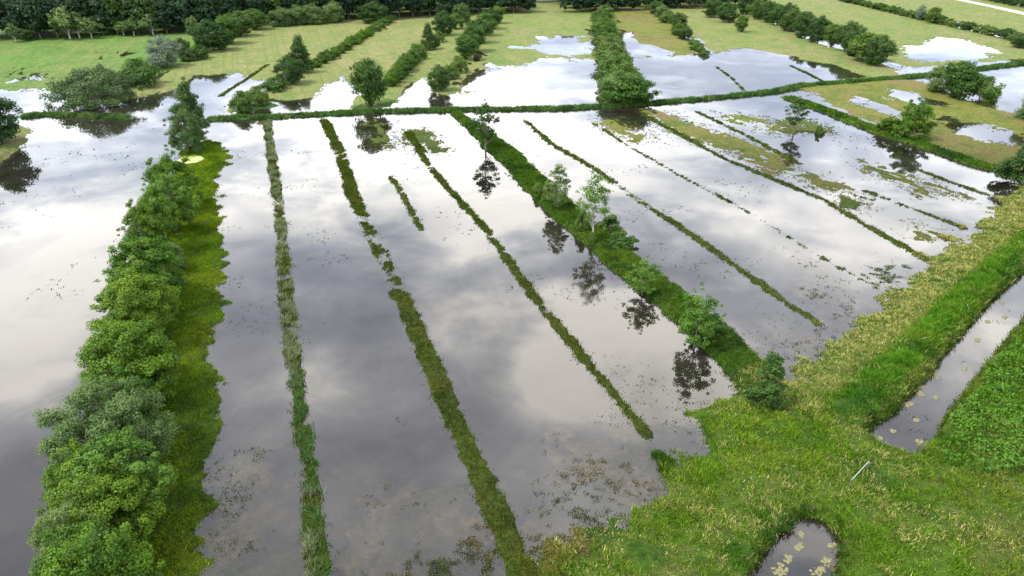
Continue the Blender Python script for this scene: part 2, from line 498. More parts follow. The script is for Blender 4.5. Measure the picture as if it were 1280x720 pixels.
def mat_leaf(name, c_lo, c_hi, vary=.25, trans=.35):
    m, nt, out = new_mat(name)
    L = nt.links.new
    at = N(nt, 'ShaderNodeAttribute', attribute_name='tint')
    mix = nt.nodes.new('ShaderNodeMix'); mix.data_type = 'RGBA'
    mix.inputs[6].default_value = (*c_lo, 1); mix.inputs[7].default_value = (*c_hi, 1)
    L(at.outputs['Fac'], mix.inputs[0])
    oi = nt.nodes.new('ShaderNodeObjectInfo')
    mr = N(nt, 'ShaderNodeMapRange'); mr.inputs[3].default_value = 1 - vary; mr.inputs[4].default_value = 1 + vary
    L(oi.outputs['Random'], mr.inputs[0])
    hs = nt.nodes.new('ShaderNodeHueSaturation')
    mh = N(nt, 'ShaderNodeMapRange'); mh.inputs[3].default_value = .515; mh.inputs[4].default_value = .485
    L(oi.outputs['Random'], mh.inputs[0]); L(mh.outputs[0], hs.inputs['Hue'])
    L(mr.outputs[0], hs.inputs['Value']); L(mix.outputs[2], hs.inputs['Color'])
    d = N(nt, 'ShaderNodeBsdfDiffuse'); t = N(nt, 'ShaderNodeBsdfTranslucent'); gs = N(nt, 'ShaderNodeBsdfGlossy', Roughness=.45)
    gs.inputs['Color'].default_value = (.9, .95, 1, 1)
    L(hs.outputs[0], d.inputs['Color']); L(hs.outputs[0], t.inputs['Color'])
    mx = nt.nodes.new('ShaderNodeMixShader'); mx.inputs[0].default_value = trans
    L(d.outputs[0], mx.inputs[1]); L(t.outputs[0], mx.inputs[2])
    m2 = nt.nodes.new('ShaderNodeMixShader'); m2.inputs[0].default_value = .012
    L(mx.outputs[0], m2.inputs[1]); L(gs.outputs[0], m2.inputs[2])
    L(m2.outputs[0], out.inputs[0])
    return m


def mat_plain(name, c1, c2, scale=6.0, rough=.8, metal=0.0):
    m, nt, out = new_mat(name)
    L = nt.links.new
    tc = nt.nodes.new('ShaderNodeTexCoord')
    n = N(nt, 'ShaderNodeTexNoise', Scale=scale, Detail=4.0)
    L(tc.outputs['Object'], n.inputs['Vector'])
    mix = nt.nodes.new('ShaderNodeMix'); mix.data_type = 'RGBA'
    mix.inputs[6].default_value = (*c1, 1); mix.inputs[7].default_value = (*c2, 1)
    mr = N(nt, 'ShaderNodeMapRange'); mr.inputs[1].default_value = .35; mr.inputs[2].default_value = .65
    L(n.outputs['Fac'], mr.inputs[0]); L(mr.outputs[0], mix.inputs[0])
    b = N(nt, 'ShaderNodeBsdfPrincipled', Roughness=rough, Metallic=metal)
    L(mix.outputs[2], b.inputs['Base Color']); L(b.outputs[0], out.inputs[0])
    return m


M_GROUND = mat_ground()
M_WATER = mat_water()
M_GRASS = mat_attr('grass_blades')
M_BARK = mat_plain('bark', (.10, .085, .06), (.19, .17, .13), 3.0)
M_BIRCH = mat_plain('pale_bark', (.30, .29, .26), (.45, .44, .40), 3.0)
LEAF = {
    'green': mat_leaf('leaf_green', (.034, .088, .005), (.120, .225, .013), .22),
    'dark': mat_leaf('leaf_dark', (.026, .064, .012), (.068, .128, .026), .22),
    'wood': mat_leaf('leaf_wood', (.016, .042, .018), (.040, .082, .030), .30),
    'sage': mat_leaf('leaf_sage', (.060, .115, .026), (.145, .215, .062), .15),
    'willow': mat_leaf('leaf_willow', (.042, .088, .025), (.100, .155, .055), .10),
    'grey': mat_leaf('leaf_grey', (.110, .150, .095), (.210, .250, .170), .10),
    'lime': mat_leaf('leaf_lime', (.060, .130, .010), (.150, .250, .030), .12),
    'hedge': mat_leaf('leaf_hedge', (.034, .090, .011), (.098, .170, .027), .22),
}

# ------------------------------------------------------------------ ground + water
rows_py = np.concatenate([np.arange(800, 640, -1.5), np.arange(640, -8, -1.15)])
Yr = gp(np.full(len(rows_py), 640.0), rows_py)[1]
Yr = np.concatenate([[-20, -5, 12, 24], Yr[Yr > 30], [620, 700, 900, 1300, 2000, 3500, 6000]])
cols_px = np.concatenate([[-9000, -4000, -2000, -1000, -500, -250, -120], np.arange(-60, 1342, 1.35), [1400, 1530, 1780, 2280, 3280, 5280, 10280]])
U = (cols_px - 640.0) / FPX * CT
Xg = U[None, :] * (Yr[:, None] + H * math.tan(TH))
Yg = np.repeat(Yr[:, None], len(U), 1)
hg, cg = ground(Xg, Yg)
cg = cg * (1 - .45 * (sstep((210 - Yg.ravel()) / 60.0) * sstep((hg + .06) / .08))[:, None])     # dark thatch, with shade under the standing grass painted into its colour
nr, nc = Xg.shape
idx = np.arange(nr * nc).reshape(nr, nc)
Fq = np.stack([idx[:-1, :-1], idx[:-1, 1:], idx[1:, 1:], idx[1:, :-1]], -1).reshape(-1, 4)
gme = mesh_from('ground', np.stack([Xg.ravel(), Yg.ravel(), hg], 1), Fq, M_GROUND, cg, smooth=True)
tag(link('ground', gme), 'flooded wet meadows with grassy banks and muddy ditches', kind='structure')
wv = [(-700, 20, 0), (700, 20, 0), (1100, 640, 0), (-1100, 640, 0)]
wme = mesh_from('water', wv, [(0, 1, 2, 3)], M_WATER)
tag(link('water', wme), 'calm flood water over the meadows mirroring the clouds', kind='structure')


def gz(x, y):
    return ground(np.atleast_1d(x), np.atleast_1d(y))[0]


# ------------------------------------------------------------------ blades
def blade_mesh(name, X, Y, Z, hgt, wid, col, per=5, spread=.18, lean=1.0):
    n = len(X)
    r = np.random.default_rng(len(X) + 5)
    m = n * per
    bx = np.repeat(X, per) + r.normal(0, spread, m)
    by = np.repeat(Y, per) + r.normal(0, spread, m)
    bz = np.repeat(Z, per) - .03
    hh = np.repeat(hgt, per) * r.uniform(.55, 1.25, m)
    ww = np.repeat(wid, per) * r.uniform(.6, 1.3, m)
    a = r.uniform(0, 2 * np.pi, m); la = r.uniform(0, 2 * np.pi, m); ll = hh * lean * r.uniform(.15, 1.25, m)
    V = np.empty((m, 3, 3), np.float32)
    V[:, 0] = np.stack([bx - np.cos(a) * ww, by - np.sin(a) * ww, bz], 1)
    V[:, 1] = np.stack([bx + np.cos(a) * ww, by + np.sin(a) * ww, bz], 1)
    V[:, 2] = np.stack([bx + np.cos(la) * ll, by + np.sin(la) * ll, bz + hh], 1)
    c = np.repeat(col * r.uniform(.6, 1.35, (n, 1)), per, 0) * r.uniform(.75, 1.3, (m, 1))
    c = np.repeat(c, 3, 0)
    return mesh_from(name, V.reshape(-1, 3), np.arange(m * 3).reshape(-1, 3), M_GRASS, c)


def scatter_poly(poly, dens, margin=1.0):
    lo = poly.min(0) - margin; hi = poly.max(0) + margin
    n = int(dens * (hi[0] - lo[0]) * (hi[1] - lo[1]))
    x = rng.uniform(lo[0], hi[0], n); y = rng.uniform(lo[1], hi[1], n)
    return x, y


def in_view(x, y, pad=60):
    px = 640 + FPX * x / (CT * y + H * ST)
    pv = py_of(np.maximum(y, 5))
    return (px > -pad) & (px < 1280 + pad) & (pv < 740 + pad) & (y > 20)


def scatter_line(poly, hw, dens):
    xs = []; ys = []
    for a, b in zip(poly[:-1], poly[1:]):
        L = np.linalg.norm(b - a); n = max(1, int(L * hw * 2 * dens))
        t = rng.uniform(0, 1, n); o = rng.uniform(-1, 1, n) * hw
        nx, ny = -(b - a)[1] / L, (b - a)[0] / L
        xs.append(a[0] + (b - a)[0] * t + nx * o); ys.append(a[1] + (b - a)[1] * t + ny * o)
    return np.concatenate(xs), np.concatenate(ys)


STRIP_INFO = {
    'A': ('tussock strip of pale green sedge, leftmost of the strips across the flood', 'grass strip'),
    'B': ('long olive grass strip second from the left bank, widest where nearest', 'grass strip'),
    'C': ('thin olive grass strip ending in open water before the rough bank', 'grass strip'),
    'C2': ('short dark grass clump where flood meets the rough bank', 'grass clump'),
    'A2': ('short isolated green grass line between two longer strips', 'grass strip'),
    'D': ('broad dark green grassy dyke carrying slim trees through the flood', 'grass dyke'),
    'E': ('broken olive grass strip just right of the tree-lined dyke', 'grass strip'),
    'F': ('faint thin line of sparse grass tops crossing pale flood water', 'grass strip'),
    'G': ('dark olive grass strip reaching the tip of the straw-coloured bank', 'grass strip'),
    'I': ('faint grass line among olive patches near the reed belt', 'grass strip'),
    'J': ('short dark grass line near the right shore below the mirrored tree', 'grass strip'),
    'K': ('sparse broken grass line with a tuft near the straw bank', 'grass strip'),
    'T': ('green grassy dyke bordering the olive meadow on the right', 'grass dyke'),
    'V': ('narrow green line slanting across the pool left of the hedged meadows', 'grass strip'),
    'W': ('short dark grass line in the flood beyond the reed belt', 'grass strip'),
    'X': ('short green ditch edge beside the dark tree row', 'grass strip'),
    'U0': ('broken reed clumps before the big round bush on the left', 'reed belt'),
    'U1': ('long curving belt of green reeds dividing near and far fields', 'reed belt'),
}
for k, (pts, hw, top, pal, gaps) in STRIP.items():
    poly = _STR[k]
    tall = k in ('D', 'T', 'U0', 'U1', 'X')
    reed = k[0] == 'U'
    dens = {'D': 15, 'T': 5, 'U1': 6, 'U0': 7}.get(k, 19 if k in 'ABC' else 9)
    x, y = scatter_line(poly, hw * 1.55, dens)
    ok = in_view(x, y); x = x[ok]; y = y[ok]
    z, c = ground(x, y)
    ok = (z > (-.01 if not reed else -.12)) | ((z > -.27) & (rng.random(len(x)) < .10))
    ok &= rng.random(len(x)) < (.95 if tall else .85)
    x = x[ok]; y = y[ok]; z = z[ok]
    c = palette(pal, x, y, 3) * rng.uniform(.8, 1.25, (len(x), 1))
    c = c * {'D': 1.3, 'T': 1.35, 'U0': 1.45, 'U1': 1.45, 'X': 1.3}.get(k, 1.12)
    if k == 'A':
        w = (sstep((fbm(x, y, 1.2, 3, 2) - .45) / .12) * .8)[:, None]
        c = c * (1 - w) + np.array([.21, .245, .13]) * w
        g = (sstep((py_of(y) - 420) / 90) * sstep((fbm(x, y, 4, 2, 3) - .42) / .1))[:, None] * .8
        c = c * (1 - g) + np.array([.050, .12, .022]) * g
    hg_ = np.full(len(x), {'D': .32, 'T': .45, 'U1': .75, 'U0': .75, 'A': .42}.get(k, .24))
    hg_ *= .6 + .8 * fbm(x, y, 2.2, 2, 8)
    if k == 'A':
        hg_ *= .5 + 1.1 * sstep((fbm(x, y, 1.2, 3, 2) - .35) / .2)
    wd = np.full(len(x), .05) * np.clip(y / 80, 1, 4)
    me = blade_mesh('grass_strip', x, y, np.maximum(z, -.05), hg_, wd, c, per=5 if not reed else 6, spread=.16 * (1.4 if reed else 1))
    lab, cat = STRIP_INFO[k]
    nm = {'grass strip': 'grass_strip', 'grass dyke': 'grass_dyke', 'reed belt': 'reed_belt', 'grass clump': 'grass_clump'}[cat]
    if k in ('F', 'I', 'J', 'K', 'W', 'C2', 'A2'):
        tag(link('drowned_grass', me), lab, kind='stuff')
    else:
        tag(link(nm, me), lab, cat, group='grass strips on drowned ditch edges' if cat == 'grass strip' else None)

# rough bank grass, left bank grass, drowned tops: uncountable, one object each
BANK = [p for p in LAND if p[1] == 1.0][0][0]
x, y = scatter_poly(BANK, 16.0)
ok = in_view(x, y) & (sd(BANK, x, y) > -4); x = x[ok]; y = y[ok]
far = rng.random(len(x)) < np.clip(95.0 / y, .3, 1) ** 1.3
x = x[far]; y = y[far]
z, c = ground(x, y); ok = z > -.04; x = x[ok]; y = y[ok]; z = z[ok]; c = c[ok]
RIDGE = G([(1058, 520), (1110, 474), (1165, 419), (1215, 369), (1290, 304), (1420, 190)])
dr = seg_dist(RIDGE, x, y, False)
lush = sstep(1.25 - dr / 3.0) * .85
LEAFY = G([(1290, 408), (1230, 470), (1190, 525), (1165, 560), (1175, 590), (1230, 606), (1300, 610), (1500, 600), (1500, 300)])
shore = sd(BANK, x, y)
north = sstep((y - 62) / 14)                      # towards the far end of the bank
straw = .04 + .34 * sstep((fbm(x, y, 4.0, 4, 13) - .48) / .14)
straw = straw + north * sstep((16 - shore) / 9) * .75 + .35 * sstep((y - 95) / 30) * sstep((fbm(x, y, 6.0, 3, 2) - .42) / .1)
TIP = G([(868, 516), (940, 503), (1000, 520), (1050, 560), (1040, 606), (850, 606), (890, 545)])
intip = sstep(.5 + sd(TIP, x, y) / 8)
straw = np.clip(straw * (1 - .75 * intip) * (1 - lush), 0, .68)
ti = (rng.random(len(x)) < intip)[:, None]
c = np.where(ti, palette('tip', x, y), c)
pick = (rng.random(len(x)) < straw)[:, None]
c = np.where(pick, np.array([.230, .215, .105]) * rng.uniform(.7, 1.15, (len(x), 1)), c)
lp = (rng.random(len(x)) < lush)[:, None]
c = np.where(lp, palette('lush', x, y), c)
c = c * np.array([1.55, 1.60, 1.1])
hgt = (.12 + .34 * sstep((fbm(x, y, 1.6, 4, 8) - .3) / .4)) * (1 + 1.2 * lush)
me = blade_mesh('grass', x, y, z, hgt, np.full(len(x), .055) * np.clip(y / 75, .9, 2), c, per=6, spread=.2, lean=1.1)
tag(link('grass', me), 'rough tall grass, green and straw coloured, on the wide bank', kind='stuff')

xs = []; ys = []
for pts in (CANAL, DITCH):
    poly = G(pts); poly = np.concatenate([poly, poly[:1]])
    x, y = scatter_line(poly, .55, 26)
    xs.append(x); ys.append(y)
x = np.concatenate(xs); y = np.concatenate(ys)
ok = in_view(x, y); x = x[ok]; y = y[ok]
z = ground(x, y)[0]; ok = (z > -.3) & (fbm(x, y, 1.6, 3, 4) > .42); x = x[ok]; y = y[ok]; z = z[ok]
c = palette('dyke', x, y) * 1.25
b_ = (rng.random(len(x)) < .22)[:, None]
c = np.where(b_, np.array([.17, .15, .07]), c)
me = blade_mesh('grass', x, y, np.maximum(z, -.02), rng.uniform(.25, .7, len(x)), np.full(len(x), .05), c, per=6, spread=.18, lean=.9)
tag(link('grass', me), 'ragged reeds and grass hanging over the canal edges', kind='stuff')

LEFT = [p for p in LAND if p[5] == 'left'][0][0]
x, y = scatter_poly(LEFT, 18.0)
ok = in_view(x, y); x = x[ok]; y = y[ok]
z, c = ground(x, y); ok = (z > 0) & (sd(LEFT, x, y) > -2.5); x = x[ok]; y = y[ok]; z = z[ok]; c = c[ok]
c = c * np.array([2.15, 2.15, 1.1])
me = blade_mesh('grass', x, y, z, .14 + .22 * fbm(x, y, 2.5, 3, 8), np.full(len(x), .045) * np.clip(y / 80, 1, 2), c, per=4, spread=.18)
tag(link('grass', me), 'short yellow-green grass on the strip beside the tree row', kind='stuff')

xs = []; ys = []; cs = []
for p, t, pal in SP:
    poly = G(p)
    nearp = poly[:, 1].mean() < 110
    x, y = scatter_poly(poly, (42 if t > .05 else 18) if nearp else 2.4, 2.0)
    d_ = sd(poly, x, y)
    f_ = sstep(.5 + d_ / 8)
    if nearp:
        q = .5 * fbm(x, y, .7, 3, 3) + .5 * fbm(x, y, 3.5, 3, 7)
        ok = (q > .685 - .95 * t - .10 * f_) & (d_ > -3 + 5 * (rng.random(len(x)) - .5)) & (rng.random(len(x)) < .8)
    else:
        q = fbm(x, y, 1.8, 4, 3) + (.25 if t > .04 else .04) * f_ + (.12 if t > .07 else 0)
        ok = ((q > .64) | (ground(x, y)[0] > -.02)) & (d_ > -3 + 5 * (rng.random(len(x)) - .5))
    x = x[ok]; y = y[ok]
    c = palette(pal, x, y) * rng.uniform(.6, 1.2, (len(x), 1))
    xs.append(x); ys.append(y); cs.append(c)
# loose tops all over the flood
n = 26000
pxr = rng.uniform(-20, 1300, n); pyr = rng.uniform(140, 735, n)
x, y = gp(pxr, pyr)
q = fbm(x, y, 12.0, 4, 14) + .25 * (fbm(x, y, 2.0, 3, 15) - .5)
ok = (q > .655) & (rng.random(n) < .8)
x = x[ok]; y = y[ok]
zz = ground(x, y)[0]; ok = (zz < -.05); x = x[ok]; y = y[ok]
xs.append(x); ys.append(y); cs.append(palette('strip', x, y) * rng.uniform(.3, .9, (len(x), 1)))
n = 150000
pxr = rng.uniform(-10, 1290, n); pyr = rng.uniform(24, 262, n)
x, y = gp(pxr, pyr)
hz_, cz_ = ground(x, y)
s_, t_ = st_coords(x, y)
q = fbm(s_ / 3, t_, 3.0, 4, 4)
ok = (hz_ > -.17) & (hz_ < .03) & (q + .9 * np.clip(hz_, -.2, .0) > .44)
x = x[ok]; y = y[ok]
xs.append(x); ys.append(y); cs.append(palette('olive', x, y) * rng.uniform(.5, 1.2, (len(x), 1)))
x = np.concatenate(xs); y = np.concatenate(ys); c = np.concatenate(cs)
me = blade_mesh('drowned_grass', x, y, np.full(len(x), -.04), rng.uniform(.10, .26, len(x)), np.full(len(x), .055) * np.clip(y / 80, 1, 4), c * 1.15, per=5, spread=.13)
tag(link('drowned_grass', me), 'scattered grass tops breaking the surface of the flood', kind='stuff')


# ------------------------------------------------------------------ trees
def tube(path, rad, sides=5):
    path = np.asarray(path, float); n = len(path)
    V = []; Fc = []
    for i in range(n):
        d = path[min(i + 1, n - 1)] - path[max(i - 1, 0)]
        d /= np.linalg.norm(d) + 1e-9
        a = np.cross(d, [0.3, 1, 0.2]); a /= np.linalg.norm(a) + 1e-9
        b = np.cross(d, a)
        for s in range(sides):
            t = 2 * math.pi * s / sides
            V.append(path[i] + rad[i] * (math.cos(t) * a + math.sin(t) * b))
    for i in range(n - 1):
        for s in range(sides):
            Fc.append((i * sides + s, i * sides + (s + 1) % sides, (i + 1) * sides + (s + 1) % sides, (i + 1) * sides + s))
    return V, Fc


def leaves(P, Nn, size, r, ar=1.5):
    """small leaf-spray quads at P facing Nn"""
    n = len(P)
    t = r.normal(size=(n, 3)); t -= Nn * np.sum(t * Nn, 1, keepdims=True)
    t /= np.linalg.norm(t, axis=1, keepdims=True) + 1e-9
    b = np.cross(Nn, t)
    s = (size * r.uniform(.55, 1.3, n))[:, None]
    V = np.empty((n, 4, 3), np.float32)
    V[:, 0] = P - t * s * ar * .5
    V[:, 1] = P - b * s * .5 - Nn * s * .12 + t * s * .1
    V[:, 2] = P + t * s * ar * .5
    V[:, 3] = P + b * s * .5 - Nn * s * .12 + t * s * .1
    return V.reshape(-1, 3), np.arange(n * 4).reshape(-1, 4)


def make_tree(seed, h=10.0, cw=8.0, base=.18, nclump=60, per=120, leaf=.3, shape='round', dens=1.0, trunkr=.16, stems=1, fill=.55, rc=None, upw=.35, shoots=.28):
    """meshes of one tree of height h and crown width cw: (trunk arrays, crown arrays)"""
    r = np.random.default_rng(seed)
    zb = base * h
    ch = h - zb
    lump = r.uniform(-1, 1, (9, 3)); lump /= np.linalg.norm(lump, axis=1, keepdims=True)
    la = r.uniform(-.30, .36, 9)

    def radius(z01, ang):
        if shape == 'round':
            p = np.sqrt(np.clip(1 - (2 * z01 - .92) ** 2, 0.02, 1))
        elif shape == 'cone':
            p = np.clip(1.05 - z01, .05, 1) ** .75 * np.clip(z01 * 6 + .35, 0, 1)
        elif shape == 'tall':
            p = np.clip(np.sin(np.pi * np.clip(z01, 0, 1) ** .8), .12, 1) ** .7
        elif shape == 'bush':
            p = np.sqrt(np.clip(1 - (z01 * .98) ** 2.3, .03, 1))
        else:
            p = np.ones_like(z01)
        d = np.stack([np.cos(ang), np.sin(ang), 2 * z01 - 1], -1); d /= np.linalg.norm(d, axis=-1, keepdims=True)
        l = np.zeros(z01.shape)
        for k in range(9):
            l += la[k] * np.clip(d @ lump[k], 0, 1) ** 3
        return p * (1 + l) * cw * .5

    z01 = r.uniform(0.02, 1, nclump * 4); ang = r.uniform(0, 2 * np.pi, nclump * 4)
    R = radius(z01, ang)
    keep = r.random(nclump * 4) < (R / (cw * .5)) ** 1.0
    z01 = z01[keep][:nclump]; ang = ang[keep][:nclump]; R = R[keep][:nclump]
    rcl = (rc or .15 * cw) * r.uniform(.65, 1.3, len(R))
    shoot = r.random(len(R)) < shoots
    R = np.where(shoot, R * r.uniform(1.05, 1.3, len(R)), R); rcl = np.where(shoot, rcl * .6, rcl)
    rr = np.maximum(R - rcl * .7, .05) * r.random(len(R)) ** (1 - fill)
    C = np.stack([rr * np.cos(ang), rr * np.sin(ang), zb + z01 * (ch - rcl * .7) * np.where(shoot & (z01 > .6), r.uniform(1.0, 1.14, len(R)), 1)], 1)
    # leaves in every clump
    nl = (per * dens * (rcl / (rc or .15 * cw)) ** 2 * r.uniform(.6, 1.3, len(R))).astype(int) + 1
    ci = np.repeat(np.arange(len(R)), nl)
    d = r.normal(size=(len(ci), 3)); d /= np.linalg.norm(d, axis=1, keepdims=True)
    rad = r.random(len(ci)) ** .45
    off = d * (rcl[ci] * rad)[:, None] * np.array([1.1, 1.1, .8])
    P = C[ci] + off
    out = np.stack([C[:, 0], C[:, 1], (C[:, 2] - (zb + .4 * ch)) * .8], 1)
    out /= np.linalg.norm(out, axis=1, keepdims=True) + 1e-6
    Nn = d * .8 + out[ci] * .35 + np.array([0, 0, upw]) + r.normal(size=d.shape) * .45
    Nn /= np.linalg.norm(Nn, axis=1, keepdims=True)
    P[:, 2] = np.maximum(P[:, 2], .12)
    V, Fc = leaves(P, Nn, leaf, r)
    tint_c = r.uniform(.15, .85, len(R))
    tint = np.clip(tint_c[ci] + r.normal(0, .18, len(ci)), 0, 1)
    crown = (V, Fc, np.repeat(tint, 4))
    # wood
    TV = []; TF = []

    def add(path, rad, sides=5):
        v, f = tube(path, rad, sides)
        o = len(TV)
        TV.extend(v); TF.extend([tuple(i + o for i in q) for q in f])

    for s in range(stems):
        if stems == 1:
            top = np.array([r.normal(0, .05 * cw), r.normal(0, .05 * cw), h * .88])
            b0 = np.zeros(3)
        else:
            a = 2 * np.pi * s / stems + r.uniform(-.3, .3)
            b0 = np.array([math.cos(a) * .25, math.sin(a) * .25, 0])
            top = np.array([math.cos(a) * cw * .24, math.sin(a) * cw * .24, h * r.uniform(.6, .85)])
        t = np.linspace(0, 1, 7)[:, None]
        path = b0 * (1 - t) + top * t + r.normal(0, .012 * h, (7, 3)) * np.sin(np.pi * t)
        path[0, 2] = -.25
        add(path, trunkr * (1 - .85 * t[:, 0]) * np.array([1.35] + [1] * 6), 6)
        nb = min(len(C), 16 if stems == 1 else 7)
        for k in r.choice(len(C), nb, replace=False):
            e = C[k]
            zz = min(max(e[2] * .62 - .1 * h, .12 * h), h * .8)
            f = np.clip(zz / top[2], .05, .95)
            st = b0 * (1 - f) + top * f
            mid = (st + e) * .5 + np.array([0, 0, -.03 * h])
            rb = trunkr * (1 - .85 * f) * .5
            add([st, mid, e], [rb, rb * .6, rb * .25], 4)
    return (np.array(TV), np.array(TF)), crown


_protos = {}


def tree_proto(key, leafmat, bark=M_BARK, **kw):
    (tv, tf), (cv, cf, ct) = make_tree(**kw)
    tm = mesh_from('trunk', tv, tf, bark, smooth=True)
    cm = mesh_from('crown', cv, cf, leafmat, fattr=ct)
    _protos[key] = (tm, cm, kw['h'], kw['cw'], (cv, cf, ct))


def plant(name, key, px, py, label, cat, ytop=None, wpx=None, h=None, w=None, group=None, rz=None, dz=0.0, xy=None):
    """one tree or bush whose foot stands where the photo shows it"""
    tm, cm, ph, pw, _ = _protos[key]
    if xy is None:
        x, y = gp(px, py, .2); x = float(x); y = float(y)
    else:
        x, y = xy
    if h is None:
        dep = TH + math.atan((ytop - 360.0) / FPX)
        h = H - y * math.tan(dep)
    if w is None:
        w = wpx / px_per_m(y)
    z = max(float(gz(x, y)[0]), -.25) + dz
    o = bpy.data.objects.new(name, None); COL.objects.link(o)
    o.empty_display_size = .5
    o.location = (x, y, z)
    o.rotation_euler = (0, 0, random.uniform(0, 6.28) if rz is None else rz)
    o.scale = (w / pw, w / pw, h / ph)
    link('trunk', tm, o); link('crown', cm, o)
    tag(o, label, cat, group)
    return o


# near trees: finer leaves, several forms
tree_proto('n1', LEAF['green'], seed=21, h=10, cw=8.5, base=.04, nclump=165, per=330, leaf=.155, shape='round', fill=.62, rc=.85)
tree_proto('n2', LEAF['green'], seed=22, h=10, cw=8, base=.04, nclump=165, per=330, leaf=.15, shape='tall', fill=.62, rc=.8)
tree_proto('n3', LEAF['sage'], seed=23, h=10, cw=9, base=.04, nclump=190, per=330, leaf=.13, shape='round', fill=.62, rc=.8)
tree_proto('n4', LEAF['lime'], seed=24, h=9, cw=7, base=.05, nclump=130, per=330, leaf=.14, shape='round', fill=.62, rc=.75)
tree_proto('n5', LEAF['dark'], seed=25, h=10, cw=7, base=.04, nclump=140, per=220, leaf=.18, shape='tall', fill=.62, rc=.85)
tree_proto('n6', LEAF['sage'], seed=26, h=8, cw=7, base=.03, nclump=110, per=260, leaf=.15, shape='bush', fill=.8, rc=.75)
tree_proto('twig', LEAF['grey'], M_BIRCH, seed=29, h=7, cw=5, base=.03, nclump=90, per=40, leaf=.10, shape='round', fill=.6, rc=.6, stems=5, trunkr=.06)
# slim trees on the dyke
tree_proto('slim1', LEAF['lime'], M_BIRCH, seed=31, h=9, cw=4.6, base=.30, nclump=85, per=52, leaf=.13, shape='tall', fill=.45, rc=.42, trunkr=.10)
tree_proto('slim2', LEAF['sage'], M_BIRCH, seed=32, h=7, cw=3.8, base=.05, nclump=95, per=130, leaf=.12, shape='tall', fill=.65, rc=.45, trunkr=.09)
tree_proto('slim3', LEAF['dark'], seed=33, h=10, cw=4.4, base=.24, nclump=56, per=60, leaf=.22, shape='tall', fill=.6, rc=.55, trunkr=.12)
tree_proto('loose', LEAF['lime'], seed=34, h=7, cw=5, base=.06, nclump=90, per=130, leaf=.125, shape='round', fill=.6, rc=.5, trunkr=.1)
tree_proto('bushy', LEAF['green'], seed=35, h=5, cw=4.5, base=.02, nclump=100, per=190, leaf=.12, shape='bush', fill=.7, rc=.48, stems=4, trunkr=.07)
tree_proto('conebush', LEAF['hedge'], seed=37, h=5.5, cw=4.5, base=.0, nclump=110, per=150, leaf=.125, shape='cone', fill=.62, rc=.46, shoots=.45, stems=3, trunkr=.06)
tree_proto('lowbush', LEAF['hedge'], seed=36, h=2.2, cw=3.2, base=.0, nclump=40, per=110, leaf=.13, shape='bush', fill=.75, rc=.42, stems=4, trunkr=.04)
# middle distance
tree_proto('m_dark', LEAF['dark'], seed=41, h=12, cw=11, base=.06, nclump=80, per=133, leaf=0.35, shape='round', fill=.75, rc=1.5, shoots=.10)
tree_proto('m_dark2', LEAF['dark'], seed=42, h=13, cw=9, base=.05, nclump=80, per=133, leaf=0.34, shape='cone', fill=.75, rc=1.35, shoots=.10)
tree_proto('m_green', LEAF['hedge'], seed=43, h=11, cw=10, base=.06, nclump=75, per=133, leaf=0.32, shape='round', fill=.75, rc=1.4, shoots=.10)
tree_proto('m_sage', LEAF['sage'], seed=44, h=10, cw=11, base=.02, nclump=80, per=152, leaf=0.29, shape='bush', fill=.78, rc=1.4, stems=4, shoots=.10)
tree_proto('m_grey', LEAF['grey'], seed=45, h=11, cw=10, base=.04, nclump=75, per=142, leaf=0.29, shape='round', fill=.78, rc=1.3, stems=3, shoots=.10)
tree_proto('m_bush', LEAF['hedge'], seed=46, h=6, cw=7, base=.0, nclump=55, per=133, leaf=0.27, shape='bush', fill=.78, rc=1.1, stems=4, trunkr=.08, shoots=.10)
tree_proto('m_bush2', LEAF['hedge'], seed=48, h=6, cw=7, base=.0, nclump=60, per=133, leaf=0.25, shape='round', fill=.7, rc=.95, stems=4, trunkr=.08, shoots=.10)
tree_proto('m_bush3', LEAF['green'], seed=49, h=6, cw=6.5, base=.0, nclump=60, per=133, leaf=0.24, shape='tall', fill=.7, rc=.9, stems=4, trunkr=.08, shoots=.10)
tree_proto('m_willow', LEAF['willow'], seed=47, h=9, cw=15, base=.0, nclump=120, per=152, leaf=0.29, shape='bush', fill=.8, rc=1.5, stems=5, shoots=.10)
# far wood
for i in range(5):
    tree_proto('w%d' % i, LEAF['dark' if i == 3 else 'wood'], seed=60 + i, h=20, cw=14, base=.16, nclump=55, per=34, leaf=1.0, shape=['round', 'tall', 'round', 'tall', 'round'][i], fill=.8, rc=2.3, trunkr=.3)
tree_proto('wl', LEAF['sage'], M_BIRCH, seed=70, h=17, cw=13, base=.3, nclump=42, per=40, leaf=.85, shape='round', fill=.75, rc=2.0, trunkr=.35)

ORD = ['first', 'second', 'third', 'fourth', 'fifth', 'sixth', 'seventh', 'eighth', 'ninth', 'tenth', 'eleventh', 'twelfth', 'thirteenth', 'fourteenth', 'fifteenth', 'sixteenth', 'seventeenth', 'eighteenth', 'nineteenth', 'twentieth', '21st', '22nd', '23rd', '24th', '25th', '26th', '27th', '28th', '29th', '30th', '31st', '32nd', '33rd', '34th', '35th', '36th', '37th', '38th', '39th', '40th', '41st', '42nd', '43rd', '44th', '45th', '46th', '47th', '48th', '49th', '50th', '51st', '52nd', '53rd', '54th', '55th', '56th', '57th', '58th', '59th', '60th']

